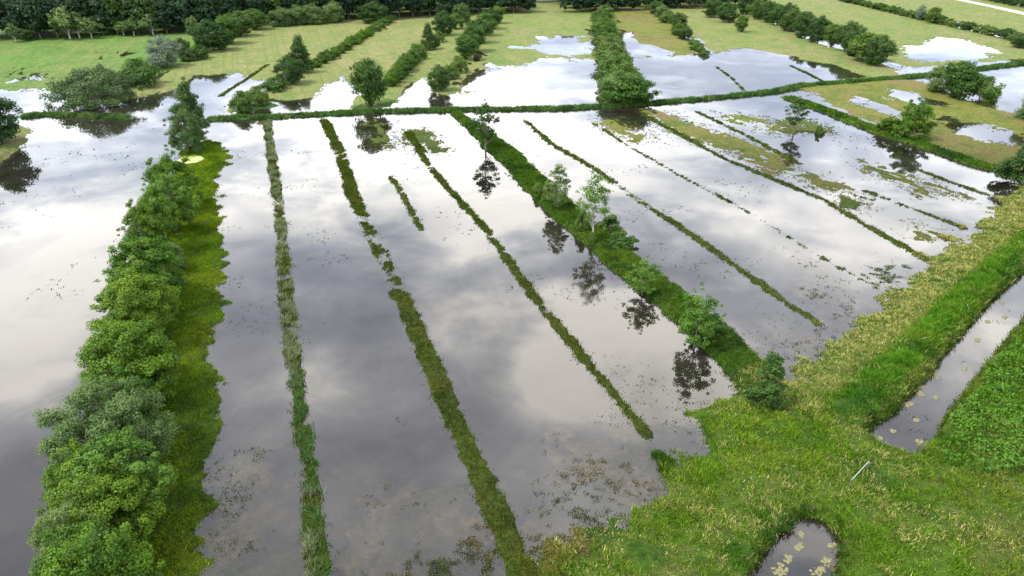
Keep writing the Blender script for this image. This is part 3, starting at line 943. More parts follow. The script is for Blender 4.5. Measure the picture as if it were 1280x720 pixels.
T = 'tree'
GR = 'trees in the row on the left bank'
plant('tree', 'n5', 245, 180, 'dark tree at the far end of the left row, beside the reeds', T, ytop=102, wpx=46, group=GR)
plant('tree', 'n6', 236, 190, 'pale sage bushy tree just before the dark far-end tree', T, ytop=137, wpx=44, group=GR)
plant('tree', 'n2', 224, 262, 'dark green tree in the left row beside the duckweed pool', T, ytop=190, wpx=60, group=GR)
plant('tree', 'n4', 220, 290, 'light green tree behind the bare white stems in the left row', T, ytop=218, wpx=58, group=GR)
plant('tree', 'n6', 179, 322, 'low grey-green tree beside the bare white stems', T, ytop=270, wpx=42, group=GR)
plant('tree', 'n1', 190, 378, 'broad mid green tree right before the bare white stems', T, ytop=297, wpx=92, group=GR)
plant('tree', 'n2', 186, 425, 'green tree midway along the left row, over the grass strip', T, ytop=335, wpx=95, group=GR)
plant('tree', 'n1', 172, 500, 'large bright green tree before the pale sage willow', T, ytop=402, wpx=108, rz=1.0, group=GR)
plant('tree', 'n3', 142, 590, 'large pale sage tree, palest of the left row', T, ytop=482, wpx=128, group=GR)
plant('tree', 'n2', 172, 560, 'narrow green tree against the right side of the pale sage tree', T, ytop=470, wpx=80, rz=.6, group=GR)
plant('tree', 'n4', 160, 645, 'yellow-green tree next to the large pale sage tree', T, ytop=548, wpx=105, group=GR)
plant('tree', 'n1', 122, 645, 'full green tree on the water side of the yellow-green tree', T, ytop=562, wpx=86, rz=4.0, group=GR)
plant('tree', 'n2', 138, 700, 'green tree near the camera end of the left row', T, ytop=595, wpx=120, rz=3.0, group=GR)
plant('tree', 'n3', 112, 745, 'pale green tree at the water side near the lower edge', T, ytop=640, wpx=92, rz=5.0, group=GR)
plant('tree', 'n1', 138, 800, 'nearest tree of the left row, cut by the lower edge', T, ytop=672, wpx=135, rz=2.0, group=GR)
plant('bush', 'bushy', 206, 392, 'low green bush at the grass side of the broad mid green tree', 'bush', ytop=358, wpx=44, group=GR)
plant('bush', 'n6', 214, 340, 'grey-green bush under the light green tree, right of the bare stems', 'bush', ytop=306, wpx=40, group=GR)
plant('bush', 'bushy', 196, 470, 'dark green bush at the foot of the large bright green tree', 'bush', ytop=428, wpx=50, group=GR)
plant('bush', 'twig', 176, 548, 'half-bare greyish bush with thin twigs behind the pale sage tree', 'bush', ytop=476, wpx=62, group=GR)

plant('tree', 'n2', 200, 318, 'green tree on the water side close by the bare white stems', T, ytop=240, wpx=54, rz=5.2, group=GR)

# bare stems of a dead birch
r = np.random.default_rng(4)
bx, by = [float(v) for v in gp(206, 312, .2)]
o = bpy.data.objects.new('dead_tree', None); COL.objects.link(o)
o.location = (bx, by, float(gz(bx, by)[0])); tag(o, 'bare white stems of a dead tree in the left row', 'dead tree')
for s in range(4):
    top = np.array([(s - 1.5) * .75 + r.normal(0, .1), -.4 + r.normal(0, .3), 6.6 + r.uniform(-1, .6)])
    t = np.linspace(0, 1, 6)[:, None]
    b0 = np.array([(s - 1.5) * .4, 0, -.2])
    path = b0 * (1 - t) + top * t + r.normal(0, .06, (6, 3)) * np.sin(np.pi * t)
    V, Fq_ = tube(path, .13 * (1 - .7 * t[:, 0]), 6); V = list(V); Fq_ = list(Fq_)
    for b in range(7):
        f = r.uniform(.35, .95); p0 = b0 * (1 - f) + top * f
        e = p0 + np.array([r.normal(0, .5), r.normal(0, .4), r.uniform(.3, .9)])
        v, fq = tube([p0, (p0 + e) / 2 + [0, 0, .05], e], [.05, .035, .02], 4)
        off = len(V); V += list(v); Fq_ += [tuple(i + off for i in q) for q in fq]
    link('stem', mesh_from('stem', np.array(V), np.array(Fq_), M_BIRCH, smooth=True), o)

GD = 'slim trees and bushes on the grassy dyke'
plant('tree', 'slim3', 607, 187, 'slim dark tree with bare lower trunk at the dyke end by the reeds', T, ytop=123, wpx=36, group=GD)
plant('tree', 'slim2', 697, 262, 'upright pale leafy tree on the dyke, left of the tall birch', T, ytop=208, wpx=34, group=GD)
plant('tree', 'slim1', 741, 300, 'tall airy birch with white trunk standing midway on the dyke', T, ytop=217, wpx=52, group=GD)
plant('tree', 'loose', 803, 368, 'low round light green tree on the dyke right of the birch', T, ytop=321, wpx=44, group=GD)
plant('tree', 'loose', 868, 432, 'leaning light green tree near the lower end of the dyke', T, ytop=354, wpx=56, rz=2.2, group=GD)
plant('bush', 'conebush', 955, 508, 'dense dark green bush where the dyke meets the rough bank', 'bush', ytop=444, wpx=62, group=GD)
plant('bush', 'lowbush', 672, 243, 'small round bush on the dyke edge above the upright pale tree', 'bush', ytop=231, wpx=15, group=GD)
plant('bush', 'lowbush', 686, 252, 'little bush against the foot of the upright pale tree', 'bush', ytop=236, wpx=20, group=GD)
plant('bush', 'lowbush', 762, 285, 'bush close behind the white birch trunk on the dyke', 'bush', ytop=266, wpx=36, group=GD)
plant('bush', 'lowbush', 775, 306, 'wide low bush right of the birch trunk on the dyke', 'bush', ytop=290, wpx=42, group=GD)
plant('bush', 'lowbush', 727, 288, 'small pale bush just left of the birch trunk', 'bush', ytop=264, wpx=20, group=GD)
plant('bush', 'lowbush', 740, 304, 'little round shrub at the birch foot on the dyke', 'bush', ytop=293, wpx=12, group=GD)
plant('bush', 'lowbush', 885, 418, 'low green bush under the leaning light green tree', 'bush', ytop=396, wpx=44, group=GD)

# left part of the far side
plant('bush', 'm_willow', 120, 128, 'big round willow bush standing at the water edge on the left', 'bush', ytop=84, wpx=86)
plant('bush', 'm_bush', 175, 106, 'mid green bush behind the big round willow bush', 'bush', ytop=71, wpx=52)
plant('bush', 'm_grey', 208, 83, 'silvery grey willow, palest bush beside the bright meadow', 'bush', ytop=40, wpx=46)
plant('bush', 'm_dark', 229, 76, 'small dark bush right behind the silvery willow', 'bush', ytop=46, wpx=24)
plant('bush', 'm_sage', 236, 76, 'low sage bush between the silvery willow and dark tree row', 'bush', ytop=57, wpx=22)
plant('bush', 'm_bush', 250, 73, 'round green bush at the foot of the dark tree row', 'bush', ytop=55, wpx=26)
plant('tree', 'm_dark', 2, 178, 'dark tree at the left frame edge on its grassy point', T, ytop=113, wpx=56)
for i, (x, yb, yt, w) in enumerate([(264, 64, 23, 48), (284, 55, 16, 44), (303, 45, 12, 40), (320, 37, 9, 36)]):
    plant('tree', ['m_dark', 'm_green'][i % 2], x, yb, 'dark rounded tree in the row beyond the silvery willow, %s from the near end' % ORD[i], T, ytop=yt, wpx=w, group='dark tree row right of the bright meadow')
plant('tree', 'm_sage', 243, 44, 'pale round tree peeping behind the dark tree row', T, ytop=19, wpx=18)

# hedge between the two beige meadows
plant('bush', 'm_bush', 303, 138, 'dark low bush at the pond end of the first meadow hedge', 'bush', ytop=112, wpx=28)
plant('bush', 'm_bush', 322, 131, 'second low bush from the pond in the first meadow hedge', 'bush', ytop=106, wpx=32)
plant('bush', 'm_bush', 343, 112, 'light bush just left of the very round dark tree', 'bush', ytop=97, wpx=34)
plant('tree', 'm_dark', 362, 104, 'very round dark tree in the first meadow hedge', T, ytop=69, wpx=38)
plant('tree', 'm_dark2', 378, 91, 'taller dark tree behind the very round dark tree', T, ytop=41, wpx=36)


def hedge(p0, p1, n, hpx0, hpx1, wpx0, wpx1, key, label, group, jitter=.4, name='shrub', cat='shrub', keys=None):
    for i in range(n):
        f = (i + .5) / n
        a = np.array(gp(*p0, .2)); b = np.array(gp(*p1, .2))
        s = 1 / px_per_m(a[1]); e = 1 / px_per_m(b[1])
        # even spacing in the place
        q = a + (b - a) * f
        q = q + np.array([random.uniform(-jitter, jitter), random.uniform(-jitter, jitter)])
        hm = (hpx0 * s * (1 - f) + hpx1 * e * f) * random.uniform(.8, 1.2)
        wm = (wpx0 * s * (1 - f) + wpx1 * e * f) * random.uniform(.85, 1.2)
        k = random.choice(keys) if keys else key
        plant(name, k, 0, 0, label % ORD[i], cat, h=hm, w=wm, group=group, xy=(float(q[0]), float(q[1])))


hedge((392, 86), (492, 24), 19, 15, 8, 20, 14, 'm_bush', 'clipped green shrub in the first meadow hedge, %s from the round dark tree', 'shrubs of the first meadow hedge', keys=['m_bush', 'm_bush2', 'm_bush3'])
plant('tree', 'm_dark', 470, 29, 'broad dark tree at the wood end of the first meadow hedge', T, ytop=1, wpx=36)
# second hedge
plant('tree', 'm_green', 463, 133, 'lone full tree on the flood edge at the second hedge end', T, ytop=68, wpx=48)
hedge((487, 110), (528, 66), 12, 22, 16, 22, 18, 'm_bush', 'leafy shrub in the second meadow hedge, %s from its flood end', 'shrubs of the second meadow hedge', keys=['m_bush', 'm_bush2', 'm_bush3'])
plant('tree', 'm_dark2', 536, 62, 'dark narrow tree where the second hedge turns to trees', T, ytop=27, wpx=26)
plant('tree', 'm_dark', 556, 44, 'dark broad tree higher along the second hedge', T, ytop=11, wpx=28)
plant('bush', 'm_bush', 549, 53, 'small round bush between the two dark second-hedge trees', 'bush', ytop=37, wpx=14)
plant('tree', 'm_green', 570, 36, 'bright bushy tree beyond the dark broad second-hedge tree', T, ytop=16, wpx=26)
plant('tree', 'm_sage', 578, 28, 'pale tree at the wood end of the second hedge', T, ytop=2, wpx=24)
# third tree line
plant('bush', 'm_dark', 549, 112, 'dark bush at the flood end of the third tree line', 'bush', ytop=80, wpx=30)
plant('bush', 'm_bush', 562, 98, 'green bush second from the flood in the third tree line', 'bush', ytop=80, wpx=24)
plant('bush', 'm_bush', 573, 90, 'loose bush third from the flood in the third tree line', 'bush', ytop=68, wpx=22)
GT = 'trees of the third tree line'
for i, (x, yb, yt, w, k) in enumerate([(583, 74, 42, 28, 'm_green'), (592, 64, 28, 30, 'm_green'), (600, 53, 22, 26, 'm_dark'), (607, 44, 14, 24, 'm_green'), (614, 36, 9, 22, 'm_dark'), (621, 29, 5, 20, 'm_green')]):
    plant('tree', k, x, yb, 'tree in the third tree line, %s beyond its low flood-end bushes' % ORD[i], T, ytop=yt, wpx=w * 1.25, group=GT)
# wide bushy row in the middle
GP = 'bushes of the wide row between the two big flooded meadows'
prow = [(785, 128, 93, 56), (772, 124, 88, 44), (794, 122, 98, 30), (777, 112, 80, 42), (771, 103, 68, 42), (768, 92, 62, 38), (764, 81, 53, 36), (762, 71, 46, 32), (760, 61, 40, 30), (758, 52, 33, 28), (756, 45, 27, 26), (754, 38, 22, 24), (752, 32, 18, 22), (750, 26, 12, 20), (756, 22, 6, 22)]
for i, (x, yb, yt, w) in enumerate(prow):
    plant('bush', random.choice(['m_bush', 'm_bush2', 'm_sage', 'm_bush']), x, yb, 'bush in the wide middle row, %s counted from the reed belt' % ORD[i], 'bush', ytop=yt, wpx=w * 1.25, group=GP)
GQ = 'bushes of the short tree line right of the middle'
for i, (x, yb, yt, w, k) in enumerate([(857, 47, 32, 18, 'm_dark'), (848, 43, 27, 20, 'm_bush'), (845, 37, 15, 24, 'm_dark'), (834, 28, 12, 22, 'm_bush'), (826, 21, 5, 22, 'm_sage'), (818, 17, 0, 22, 'm_dark')]):
    plant('bush', k, x, yb, 'bush in the short tree line right of the middle row, %s from its near end' % ORD[i], 'bush', ytop=yt, wpx=w, group=GQ)
for i, (x, y, w) in enumerate([(866, 55, 12), (872, 58, 12), (869, 62, 12), (876, 64, 12), (881, 68, 12)]):
    plant('shrub', 'm_bush', x, y, 'tiny shrub %s along the low line leading to the flood' % ORD[i], 'shrub', ytop=y - 7, wpx=w, group='tiny shrubs leading to the flood')
plant('tree', 'm_green', 926, 40, 'small lone tree standing in the open meadow', T, ytop=18, wpx=20)
plant('tree', 'm_dark', 906, 28, 'round dark tree at the near tip of the wood corner', T, ytop=2, wpx=28)
plant('tree', 'm_dark', 892, 22, 'dark tree behind the round tree at the wood corner', T, ytop=-6, wpx=26)
# thick dark row on the right
GRR = 'trees of the thick dark row'
for i in range(15):
    f = i / 14.0
    a = np.array(gp(1102, 82, .2)); b = np.array(gp(935, 18, .2)); q = a + (b - a) * f
    plant('tree', ['m_dark', 'm_green', 'm_dark'][i % 3], 0, 0, 'dark leafy tree in the thick row, %s from its flood end' % ORD[i], T, h=random.uniform(10.5, 13.5), w=random.uniform(10.5, 13), group=GRR, xy=(float(q[0]) + random.uniform(-2, 2), float(q[1])))
plant('tree', 'm_green', 1080, 76, 'tree in front of the thick dark row near its flood end', T, ytop=38, wpx=48, group=GRR)
# hedge on the right
hedge((1282, 54), (1050, 1), 36, 12, 6, 18, 11, 'm_bush', 'small shrub in the long right-hand hedge, %s from its near end', 'shrubs of the long right-hand hedge', jitter=1.0, keys=['m_bush', 'm_dark', 'm_bush2', 'm_sage'])
plant('tree', 'm_grey', 1149, 25, 'thin greyish tree rising from the long right-hand hedge', T, ytop=4, wpx=14)
plant('tree', 'm_green', 1165, 29, 'taller green tree rising from the long right-hand hedge', T, ytop=7, wpx=20)
plant('bush', 'm_dark', 1278, 60, 'large bush ending the long hedge at the frame edge', 'bush', ytop=40, wpx=30)
# right part
plant('tree', 'm_sage', 1177, 114, 'grey-green leftmost tree of the clump by the flooded corner', T, ytop=76, wpx=44)
plant('tree', 'm_green', 1198, 122, 'middle tallest tree of the clump by the flooded corner', T, ytop=72, wpx=54)
plant('tree', 'm_bush', 1226, 125, 'bright green rightmost tree of the clump by the flooded corner', T, ytop=92, wpx=42)
plant('tree', 'bushy', 1138, 172, 'round mid green tree on the dyke, mirrored in the flood', T, ytop=124, wpx=46)
plant('bush', 'bushy', 1106, 165, 'dark low bush left of the round mirrored tree', 'bush', ytop=148, wpx=26)
plant('tree', 'slim3', 992, 166, 'small tree with bare trunk on its grassy islet', T, ytop=121, wpx=30)
plant('bush', 'lowbush', 1024, 166, 'small bush on the islet right of the bare-trunked tree', 'bush', ytop=155, wpx=12)
plant('tree', 'm_sage', 1290, 148, 'pale bush cut by the right frame edge above the meadow', 'tree', ytop=106, wpx=50)
plant('tree', 'm_dark2', 1276, 228, 'dark tree at the right frame edge where the bank begins', T, ytop=168, wpx=56)

# ------------------------------------------------------------------ the wood
wood_line = [(-60, 54), (60, 50), (160, 46), (250, 42), (330, 30), (430, 27), (530, 23), (620, 18), (740, 16), (830, 13), (930, 8)]
WG = 'trees along the front of the wood'
wl = G(wood_line)
seg = np.linalg.norm(np.diff(wl, axis=0), axis=1); cum = np.concatenate([[0], np.cumsum(seg)])
nfront = 58
for i in range(nfront):
    d = cum[-1] * (i + .5) / nfront + random.uniform(-1.5, 1.5)
    x = np.interp(d, cum, wl[:, 0]); y = np.interp(d, cum, wl[:, 1])
    y += random.uniform(3, 10)
    pxx = 640 + FPX * x / (CT * y + H * ST)
    if 664 < pxx < 692:
        continue
    small = pxx > 600
    plant('tree', 'w%d' % random.randrange(5), 0, 0, 'dark tree along the front of the wood, %s from the left' % ORD[i], T, h=random.uniform(17, 22) * (.8 if small else 1), w=random.uniform(12, 16), group=WG, xy=(float(x), float(y)))
GL = 'pale trees before the wood'
for i, (x, yb, yt, w, k, what) in enumerate([
        (20, 53, 29, 19, 'wl', 'small yellowish tree before the wood, nearest the left frame edge'),
        (35, 51, 36, 18, 'm_green', 'short dark-stemmed tree next to the small yellowish tree'),
        (88, 49, 8, 36, 'wl', 'tall pale grey-green tree with light trunk before the wood'),
        (100, 48, 15, 28, 'wl', 'pale tree touching the right side of the tall pale one'),
        (115, 48, 22, 26, 'wl', 'lower pale tree at the right end of the pale trio'),
        (155, 45, 27, 20, 'wl', 'small round-topped tree before the wood, left of a pair'),
        (168, 45, 23, 22, 'wl', 'round-topped tree of the pair before the wood'),
        (192, 44, 17, 30, 'wl', 'broad bright-topped tree before the wood by the dark row'),
        (350, 33, 7, 34, 'm_sage', 'pale tree leftmost in the belt behind the first beige meadow'),
        (370, 31, 5, 34, 'm_sage', 'pale tree second from left behind the first beige meadow'),
        (392, 30, 3, 36, 'm_sage', 'pale tree third from left behind the first beige meadow'),
        (416, 28, 0, 34, 'm_sage', 'pale tree rightmost in the belt behind the first beige meadow')]):
    plant('tree', k, x, yb, what, T, ytop=yt, wpx=w, group=GL)
# the mass behind the front trees
VV = []; FF = []; TT = []; off = 0
r = np.random.default_rng(8)
for row, (dy, n) in enumerate([(14, 70), (30, 70), (50, 66), (75, 60)]):
    for i in range(n):
        d = cum[-1] * (i + r.random()) / n
        x = np.interp(d, cum, wl[:, 0]); y = np.interp(d, cum, wl[:, 1]) + dy + r.uniform(-5, 5)
        pxx = 640 + FPX * x / (CT * y + H * ST)
        if 655 < pxx < 695 and row < 3 or (700 < pxx < 930 and r.random() < .35):
            continue
        cv, cf, ct = _protos['w%d' % r.integers(5)][4]
        a = r.uniform(0, 6.28); s = r.uniform(.95, 1.25); sz = r.uniform(.9, 1.2) * (.85 if pxx > 600 else 1.05)
        R = np.array([[math.cos(a), -math.sin(a), 0], [math.sin(a), math.cos(a), 0], [0, 0, 1]])
        v = (cv * np.array([s, s, sz])) @ R.T + np.array([x, y, .3])
        VV.append(v); FF.append(cf + off); TT.append(np.clip(ct + r.uniform(-.25, .25), 0, 1)); off += len(v)
me = mesh_from('woods', np.concatenate(VV), np.concatenate(FF), LEAF['wood'], fattr=np.concatenate(TT))
tag(link('woods', me), 'dense dark wood closing the view behind the meadows', kind='stuff')
# trees beyond the gravel track, top right
for i in range(12):
    f = i / 11.0
    a = np.array(gp(1225, -1, .2)); b = np.array(gp(1330, 20, .2)); q = a + (b - a) * f
    plant('tree', 'm_dark', 0, 0, 'tree in the row beyond the gravel track, %s from the left' % ORD[i], T, h=random.uniform(6, 8), w=random.uniform(7, 9), group='trees beyond the gravel track', xy=(float(q[0]), float(q[1])))

# ------------------------------------------------------------------ gravel track
rd = G([(1120, -12), (1196, -1), (1240, 8), (1285, 18), (1340, 31), (1450, 58)], .45)
V = []; Fq2 = []
rs = []
for a, b in zip(rd[:-1], rd[1:]):
    for t in np.linspace(0, 1, 12, endpoint=False):
        rs.append(a + (b - a) * t)
rs = np.array(rs)
tg = np.gradient(rs, axis=0); tg /= np.linalg.norm(tg, axis=1, keepdims=True); nn = np.stack([-tg[:, 1], tg[:, 0]], 1)
offs = np.array([-3.6, -3.0, -1.2, 0, 1.2, 3.0, 3.6]); zz = np.array([-.4, .0, .03, .05, .03, .0, -.4])
for p, n_ in zip(rs, nn):
    for o_, z_ in zip(offs, zz):
        V.append((p[0] + n_[0] * o_, p[1] + n_[1] * o_, .62 + z_))
k = len(offs)
for i in range(len(rs) - 1):
    for j in range(k - 1):
        Fq2.append((i * k + j, i * k + j + 1, (i + 1) * k + j + 1, (i + 1) * k + j))
M_TRACK = mat_plain('gravel', (.34, .31, .26), (.46, .43, .37), .5, .95)
tag(link('road', mesh_from('road', np.array(V), np.array(Fq2), M_TRACK)), 'pale gravel track beyond the far meadow', kind='structure')

# ------------------------------------------------------------------ leafy growth right of the canal
x, y = scatter_poly(LEAFY, 34.0)
ok = in_view(x, y) & inside(LEAFY, x, y); x = x[ok]; y = y[ok]
z, c = ground(x, y)
e = sd(LEAFY, x, y)
clump = fbm(x, y, 1.3, 3, 5)
ok = (z > .15) & (e + 2.5 * (fbm(x, y, 3, 2, 3) - .5) > .4); x = x[ok]; y = y[ok]; z = z[ok]; clump = clump[ok]
P = np.stack([x, y, z + .10 + 1.5 * sstep((clump - .25) / .4) * rng.random(len(x)) ** .35], 1)
Nn = rng.normal(0, .7, (len(x), 3)) + [0, 0, .8]; Nn /= np.linalg.norm(Nn, axis=1, keepdims=True)
lv, lf = leaves(P, Nn, .22, rng)
tt = np.clip(.2 + .9 * (clump - .2) + rng.normal(0, .15, len(x)), 0, 1)
M_HERB = mat_leaf('leaf_herb', (.026, .095, .006), (.110, .245, .018), .0)
tag(link('undergrowth', mesh_from('undergrowth', lv, lf, M_HERB, fattr=np.repeat(tt, 4))), 'bright green leafy herbs covering the bank right of the canal', kind='stuff')

# ------------------------------------------------------------------ floating mats
M_ALGAE = mat_plain('algae', (.12, .115, .05), (.19, .175, .09), 5.0, .95)
M_DUCK = mat_plain('duckweed', (.42, .50, .16), (.55, .60, .26), 1.5, .9)


def pad(r, cx, cy, rad, z, nv=9):
    a = np.linspace(0, 2 * np.pi, nv, endpoint=False)
    q = rad * r.uniform(.55, 1.25, nv)
    return np.stack([cx + q * np.cos(a), cy + q * np.sin(a), np.full(nv, z)], 1)


def mat_mesh(name, rx, ry, seed, mat, thick=.03, pads=None, pr=None):
    """a floating mat: thin ragged pads grown together"""
    r = np.random.default_rng(seed)
    npad = pads or int(14 + 40 * rx * ry)
    V = []; F3 = []; o = 0
    for i in range(npad):
        a = r.uniform(0, 6.28); q = r.random() ** .6
        top = pad(r, rx * q * math.cos(a), ry * q * math.sin(a), (pr or .16) * r.uniform(.5, 1.5), thick + i * .0004)
        n = len(top)
        low = top * 1.0; low[:, 2] = -.02
        c = top.mean(0); c[2] += .004
        V += [top, low, c[None]]
        for k in range(n):
            j = (k + 1) % n
            F3 += [(o + k, o + j, o + 2 * n), (o + k, o + n + k, o + n + j), (o + k, o + n + j, o + j)]
        o += 2 * n + 1
    return mesh_from(name, np.concatenate(V), np.array(F3), mat)


dx, dy = [float(v) for v in gp(239.5, 200, .3)]
o = link('duckweed_mat', mat_mesh('duckweed_mat', 2.5, 3.0, 3, M_DUCK, .03, 160, .6), loc=(dx, dy, .40))
tag(o, 'oval pale yellow-green duckweed patch behind the left tree row', 'duckweed')
GA = 'pale algae rafts floating in the canal and ditch'
rafts = [
    (1057, 552, .0, 0, ''),
]
RAFT = [
    (1096, 549, 1.0, .6, 'pale algae raft filling the left corner of the canal end'),
    (1110, 560, 1.2, .6, 'long pale algae raft along the closed end of the canal'),
    (1128, 567, 1.1, .45, 'pale algae raft at the lowest tip of the canal'),
    (1150, 553, .8, .4, 'algae raft on the right shore near the canal end'),
    (1117, 539, .5, .3, 'small algae raft off the left shore near the canal end'),
    (1146, 525, .4, .3, 'round algae patch in mid canal, lowest of the midstream ones'),
    (1136, 505, 1.2, .5, 'ragged algae raft at the left shore midway down the canal'),
    (1150, 492, .7, .6, 'algae raft just up from the ragged left-shore one'),
    (1170, 497, .4, .25, 'small pale patch in mid canal beside the ragged raft'),
    (1172, 471, .6, .4, 'algae patch on the left shore where the canal narrows'),
    (1206, 461, .5, .25, 'narrow algae patch under the right shore of the canal'),
    (1222, 425, .7, .35, 'algae patch in the upper canal, left of the midstream pair'),
    (1234, 402, .6, .3, 'upper of the midstream algae pair in the canal'),
    (1256, 396, .8, .3, 'wide thin algae patch close to the right frame edge'),
    (1252, 378, .6, .3, 'highest algae patch in view, at the left shore'),
    (974, 712, .9, .9, 'largest cream algae raft in the bottom ditch'),
    (986, 699, .7, .4, 'cream algae raft just above the largest one in the ditch'),
    (999, 684, .6, .4, 'cream algae raft near the head of the bottom ditch, left'),
    (1038, 655, .4, .25, 'bright pale patch at the head of the bottom ditch'),
    (1041, 682, .5, .3, 'algae patch at the right shore of the bottom ditch'),
    (1034, 702, .8, .5, 'algae raft low on the right shore of the bottom ditch'),
    (1022, 714, .9, .6, 'algae raft at the lower edge in the bottom ditch'),
    (1002, 668, .5, .3, 'thin algae patch under the left ditch head'),
]
for i, (px, py, rx, ry, lab) in enumerate(RAFT):
    x, y = [float(v) for v in gp(px, py, .02)]
    o = link('algae_raft', mat_mesh('algae_raft', rx * .8, ry * .8, 100 + i, M_ALGAE, .02), loc=(x, y, .012))
    o.rotation_euler = (0, 0, random.uniform(-.4, .4) + .9)
    tag(o, lab, 'algae raft', GA)

# ------------------------------------------------------------------ metal barrier on the bank
ax, ay = [float(v) for v in gp(1064, 601, 1.9)]; bx, by = [float(v) for v in gp(1086, 577, 1.9)]
za = float(gz(ax, ay)[0]); zb_ = float(gz(bx, by)[0])
M_METAL = mat_plain('galvanised', (.30, .31, .32), (.42, .43, .44), 8.0, .5, .2)
o = bpy.data.objects.new('barrier', None); COL.objects.link(o)
o.location = ((ax + bx) / 2, (ay + by) / 2, (za + zb_) / 2); tag(o, 'slanting galvanised metal barrier rail on the grassy bank below the canal end', 'barrier')


def local(p):
    return np.array(p) - np.array(o.location)


A = local((ax, ay, za + .95)); B = local((bx, by, zb_ + .95))
v, f = tube([A, A + (B - A) * .5, B], [.036, .036, .036], 10)
v = list(v); f = [tuple(q) for q in f]
link('rail', mesh_from('rail', np.array(v), np.array(f), M_METAL, smooth=True), o)
M_POST = mat_plain('dark_post', (.10, .10, .10), (.18, .18, .17), 8.0, .6, .2)
for p in (A, B):
    v, f = tube([p + [0, 0, -1.4], p + [0, 0, -.5], p + [0, 0, .06]], [.06, .06, .06], 8)
    link('post', mesh_from('post', np.array(v), np.array(f), M_POST, smooth=True), o)

# ------------------------------------------------------------------ sky, sun
SUN_EL = math.radians(58); SUN_AZ = math.radians(-100)   # azimuth from +Y towards +X
world = bpy.data.worlds.new('World'); scene.world = world; world.use_nodes = True
nt = world.node_tree; nt.nodes.clear(); L = nt.links.new
out = nt.nodes.new('ShaderNodeOutputWorld'); bg = nt.nodes.new('ShaderNodeBackground'); bg.inputs['Strength'].default_value = .1
L(bg.outputs[0], out.inputs[0])
sky = N(nt, 'ShaderNodeTexSky', sky_type='NISHITA', sun_disc=False, sun_elevation=SUN_EL, sun_rotation=SUN_AZ)
tc = nt.nodes.new('ShaderNodeTexCoord'); sep = nt.nodes.new('ShaderNodeSeparateXYZ'); L(tc.outputs['Generated'], sep.inputs[0])


def mth(op, a, b=None, c=None, clamp=False):
    n = nt.nodes.new('ShaderNodeMath'); n.operation = op; n.use_clamp = clamp
    for i, v in enumerate((a, b, c)):
        if v is None: continue
        if isinstance(v, (int, float)): n.inputs[i].default_value = v
        else: L(v, n.inputs[i])
    return n.outputs[0]


zc = mth('ADD', mth('MAXIMUM', sep.outputs[2], 0.0), .03)
comb = nt.nodes.new('ShaderNodeCombineXYZ')
L(mth('DIVIDE', sep.outputs[0], zc), comb.inputs[0]); L(mth('DIVIDE', sep.outputs[1], zc), comb.inputs[1])
P = comb.outputs[0]


def noise(scale, detail, rough, off=(0, 0, 0), dist=0.0):
    mp = nt.nodes.new('ShaderNodeMapping'); L(P, mp.inputs[0]); mp.inputs['Location'].default_value = off
    n = N(nt, 'ShaderNodeTexNoise', Scale=scale, Detail=detail, Roughness=rough, Distortion=dist)
    L(mp.outputs[0], n.inputs['Vector'])
    return n.outputs['Fac']


warp = nt.nodes.new('ShaderNodeTexNoise'); warp.inputs['Scale'].default_value = 2.2; warp.inputs['Detail'].default_value = 4
L(P, warp.inputs['Vector'])
ws = nt.nodes.new('ShaderNodeVectorMath'); ws.operation = 'MULTIPLY_ADD'
L(warp.outputs['Color'], ws.inputs[0]); ws.inputs[1].default_value = (.55, .55, 0); L(P, ws.inputs[2])
wo = nt.nodes.new('ShaderNodeVectorMath'); wo.operation = 'SUBTRACT'; L(ws.outputs[0], wo.inputs[0]); wo.inputs[1].default_value = (.275, .275, 0)
PW = wo.outputs[0]


def blob(px, py, rad):
    x, y = gp(px, py)
    k = H * 1.0
    # same flattening as the sky coordinates above
    dn = math.sqrt(x * x + y * y + H * H); zz = H / dn
    s = zz / (zz + .03) / H
    d = nt.nodes.new('ShaderNodeVectorMath'); d.operation = 'DISTANCE'
    L(PW, d.inputs[0]); d.inputs[1].default_value = (float(x) * s, float(y) * s, 0)
    mr = N(nt, 'ShaderNodeMapRange', interpolation_type='SMOOTHSTEP'); mr.inputs[1].default_value = rad; mr.inputs[2].default_value = 0.0
    mr.inputs[3].default_value = 0; mr.inputs[4].default_value = 1
    L(d.outputs['Value'], mr.inputs[0])
    return mr.outputs[0]


n_big = noise(.55, 6, .55, (3.1, 1.7, 0), .3)
n_mid = noise(1.8, 6, .6, (7.7, 2.2, 0), .4)
n_hi = noise(4.2, 6, .62, (2.7, 5.2, 0), .6)
cl = mth('ADD', mth('ADD', mth('MULTIPLY', n_big, .5), mth('MULTIPLY', n_mid, .3)), mth('MULTIPLY', n_hi, .2))
bright = mth('MULTIPLY_ADD', mth('SUBTRACT', cl, .5), 5.2, .40)
for px, py, rad, amp in [(650, 225, .9, .6), (1010, 250, 1.2, .6), (800, 425, .46, 1.3), (60, 335, .7, .8), (0, 430, .5, 1.0), (610, 300, .34, .6), (550, 395, .3, .7), (405, 472, .25, .7), (720, 470, .3, .5), (860, 470, .3, .4), (1235, 420, .3, .4), (1125, 545, .22, -.5), (1020, 690, .16, .9), (1000, 720, .12, -.5), (300, 680, .4, -.2), (520, 700, .4, -.2), (100, 360, .4, .5), (110, 190, 1.6, .35), (610, 160, 2.0, .5), (330, 390, .3, .25),
                         (440, 420, .45, -.25), (790, 560, .45, -.22), (700, 330, .7, -.25), (840, 330, .7, -.25), (980, 380, .5, -.2), (520, 330, .5, -.1), (300, 330, .5, -.15)]:
    bright = mth('MULTIPLY_ADD', blob(px, py, rad), amp, bright)
bright = mth('MAXIMUM', mth('MINIMUM', bright, 1.25), .0)
ramp = nt.nodes.new('ShaderNodeValToRGB')
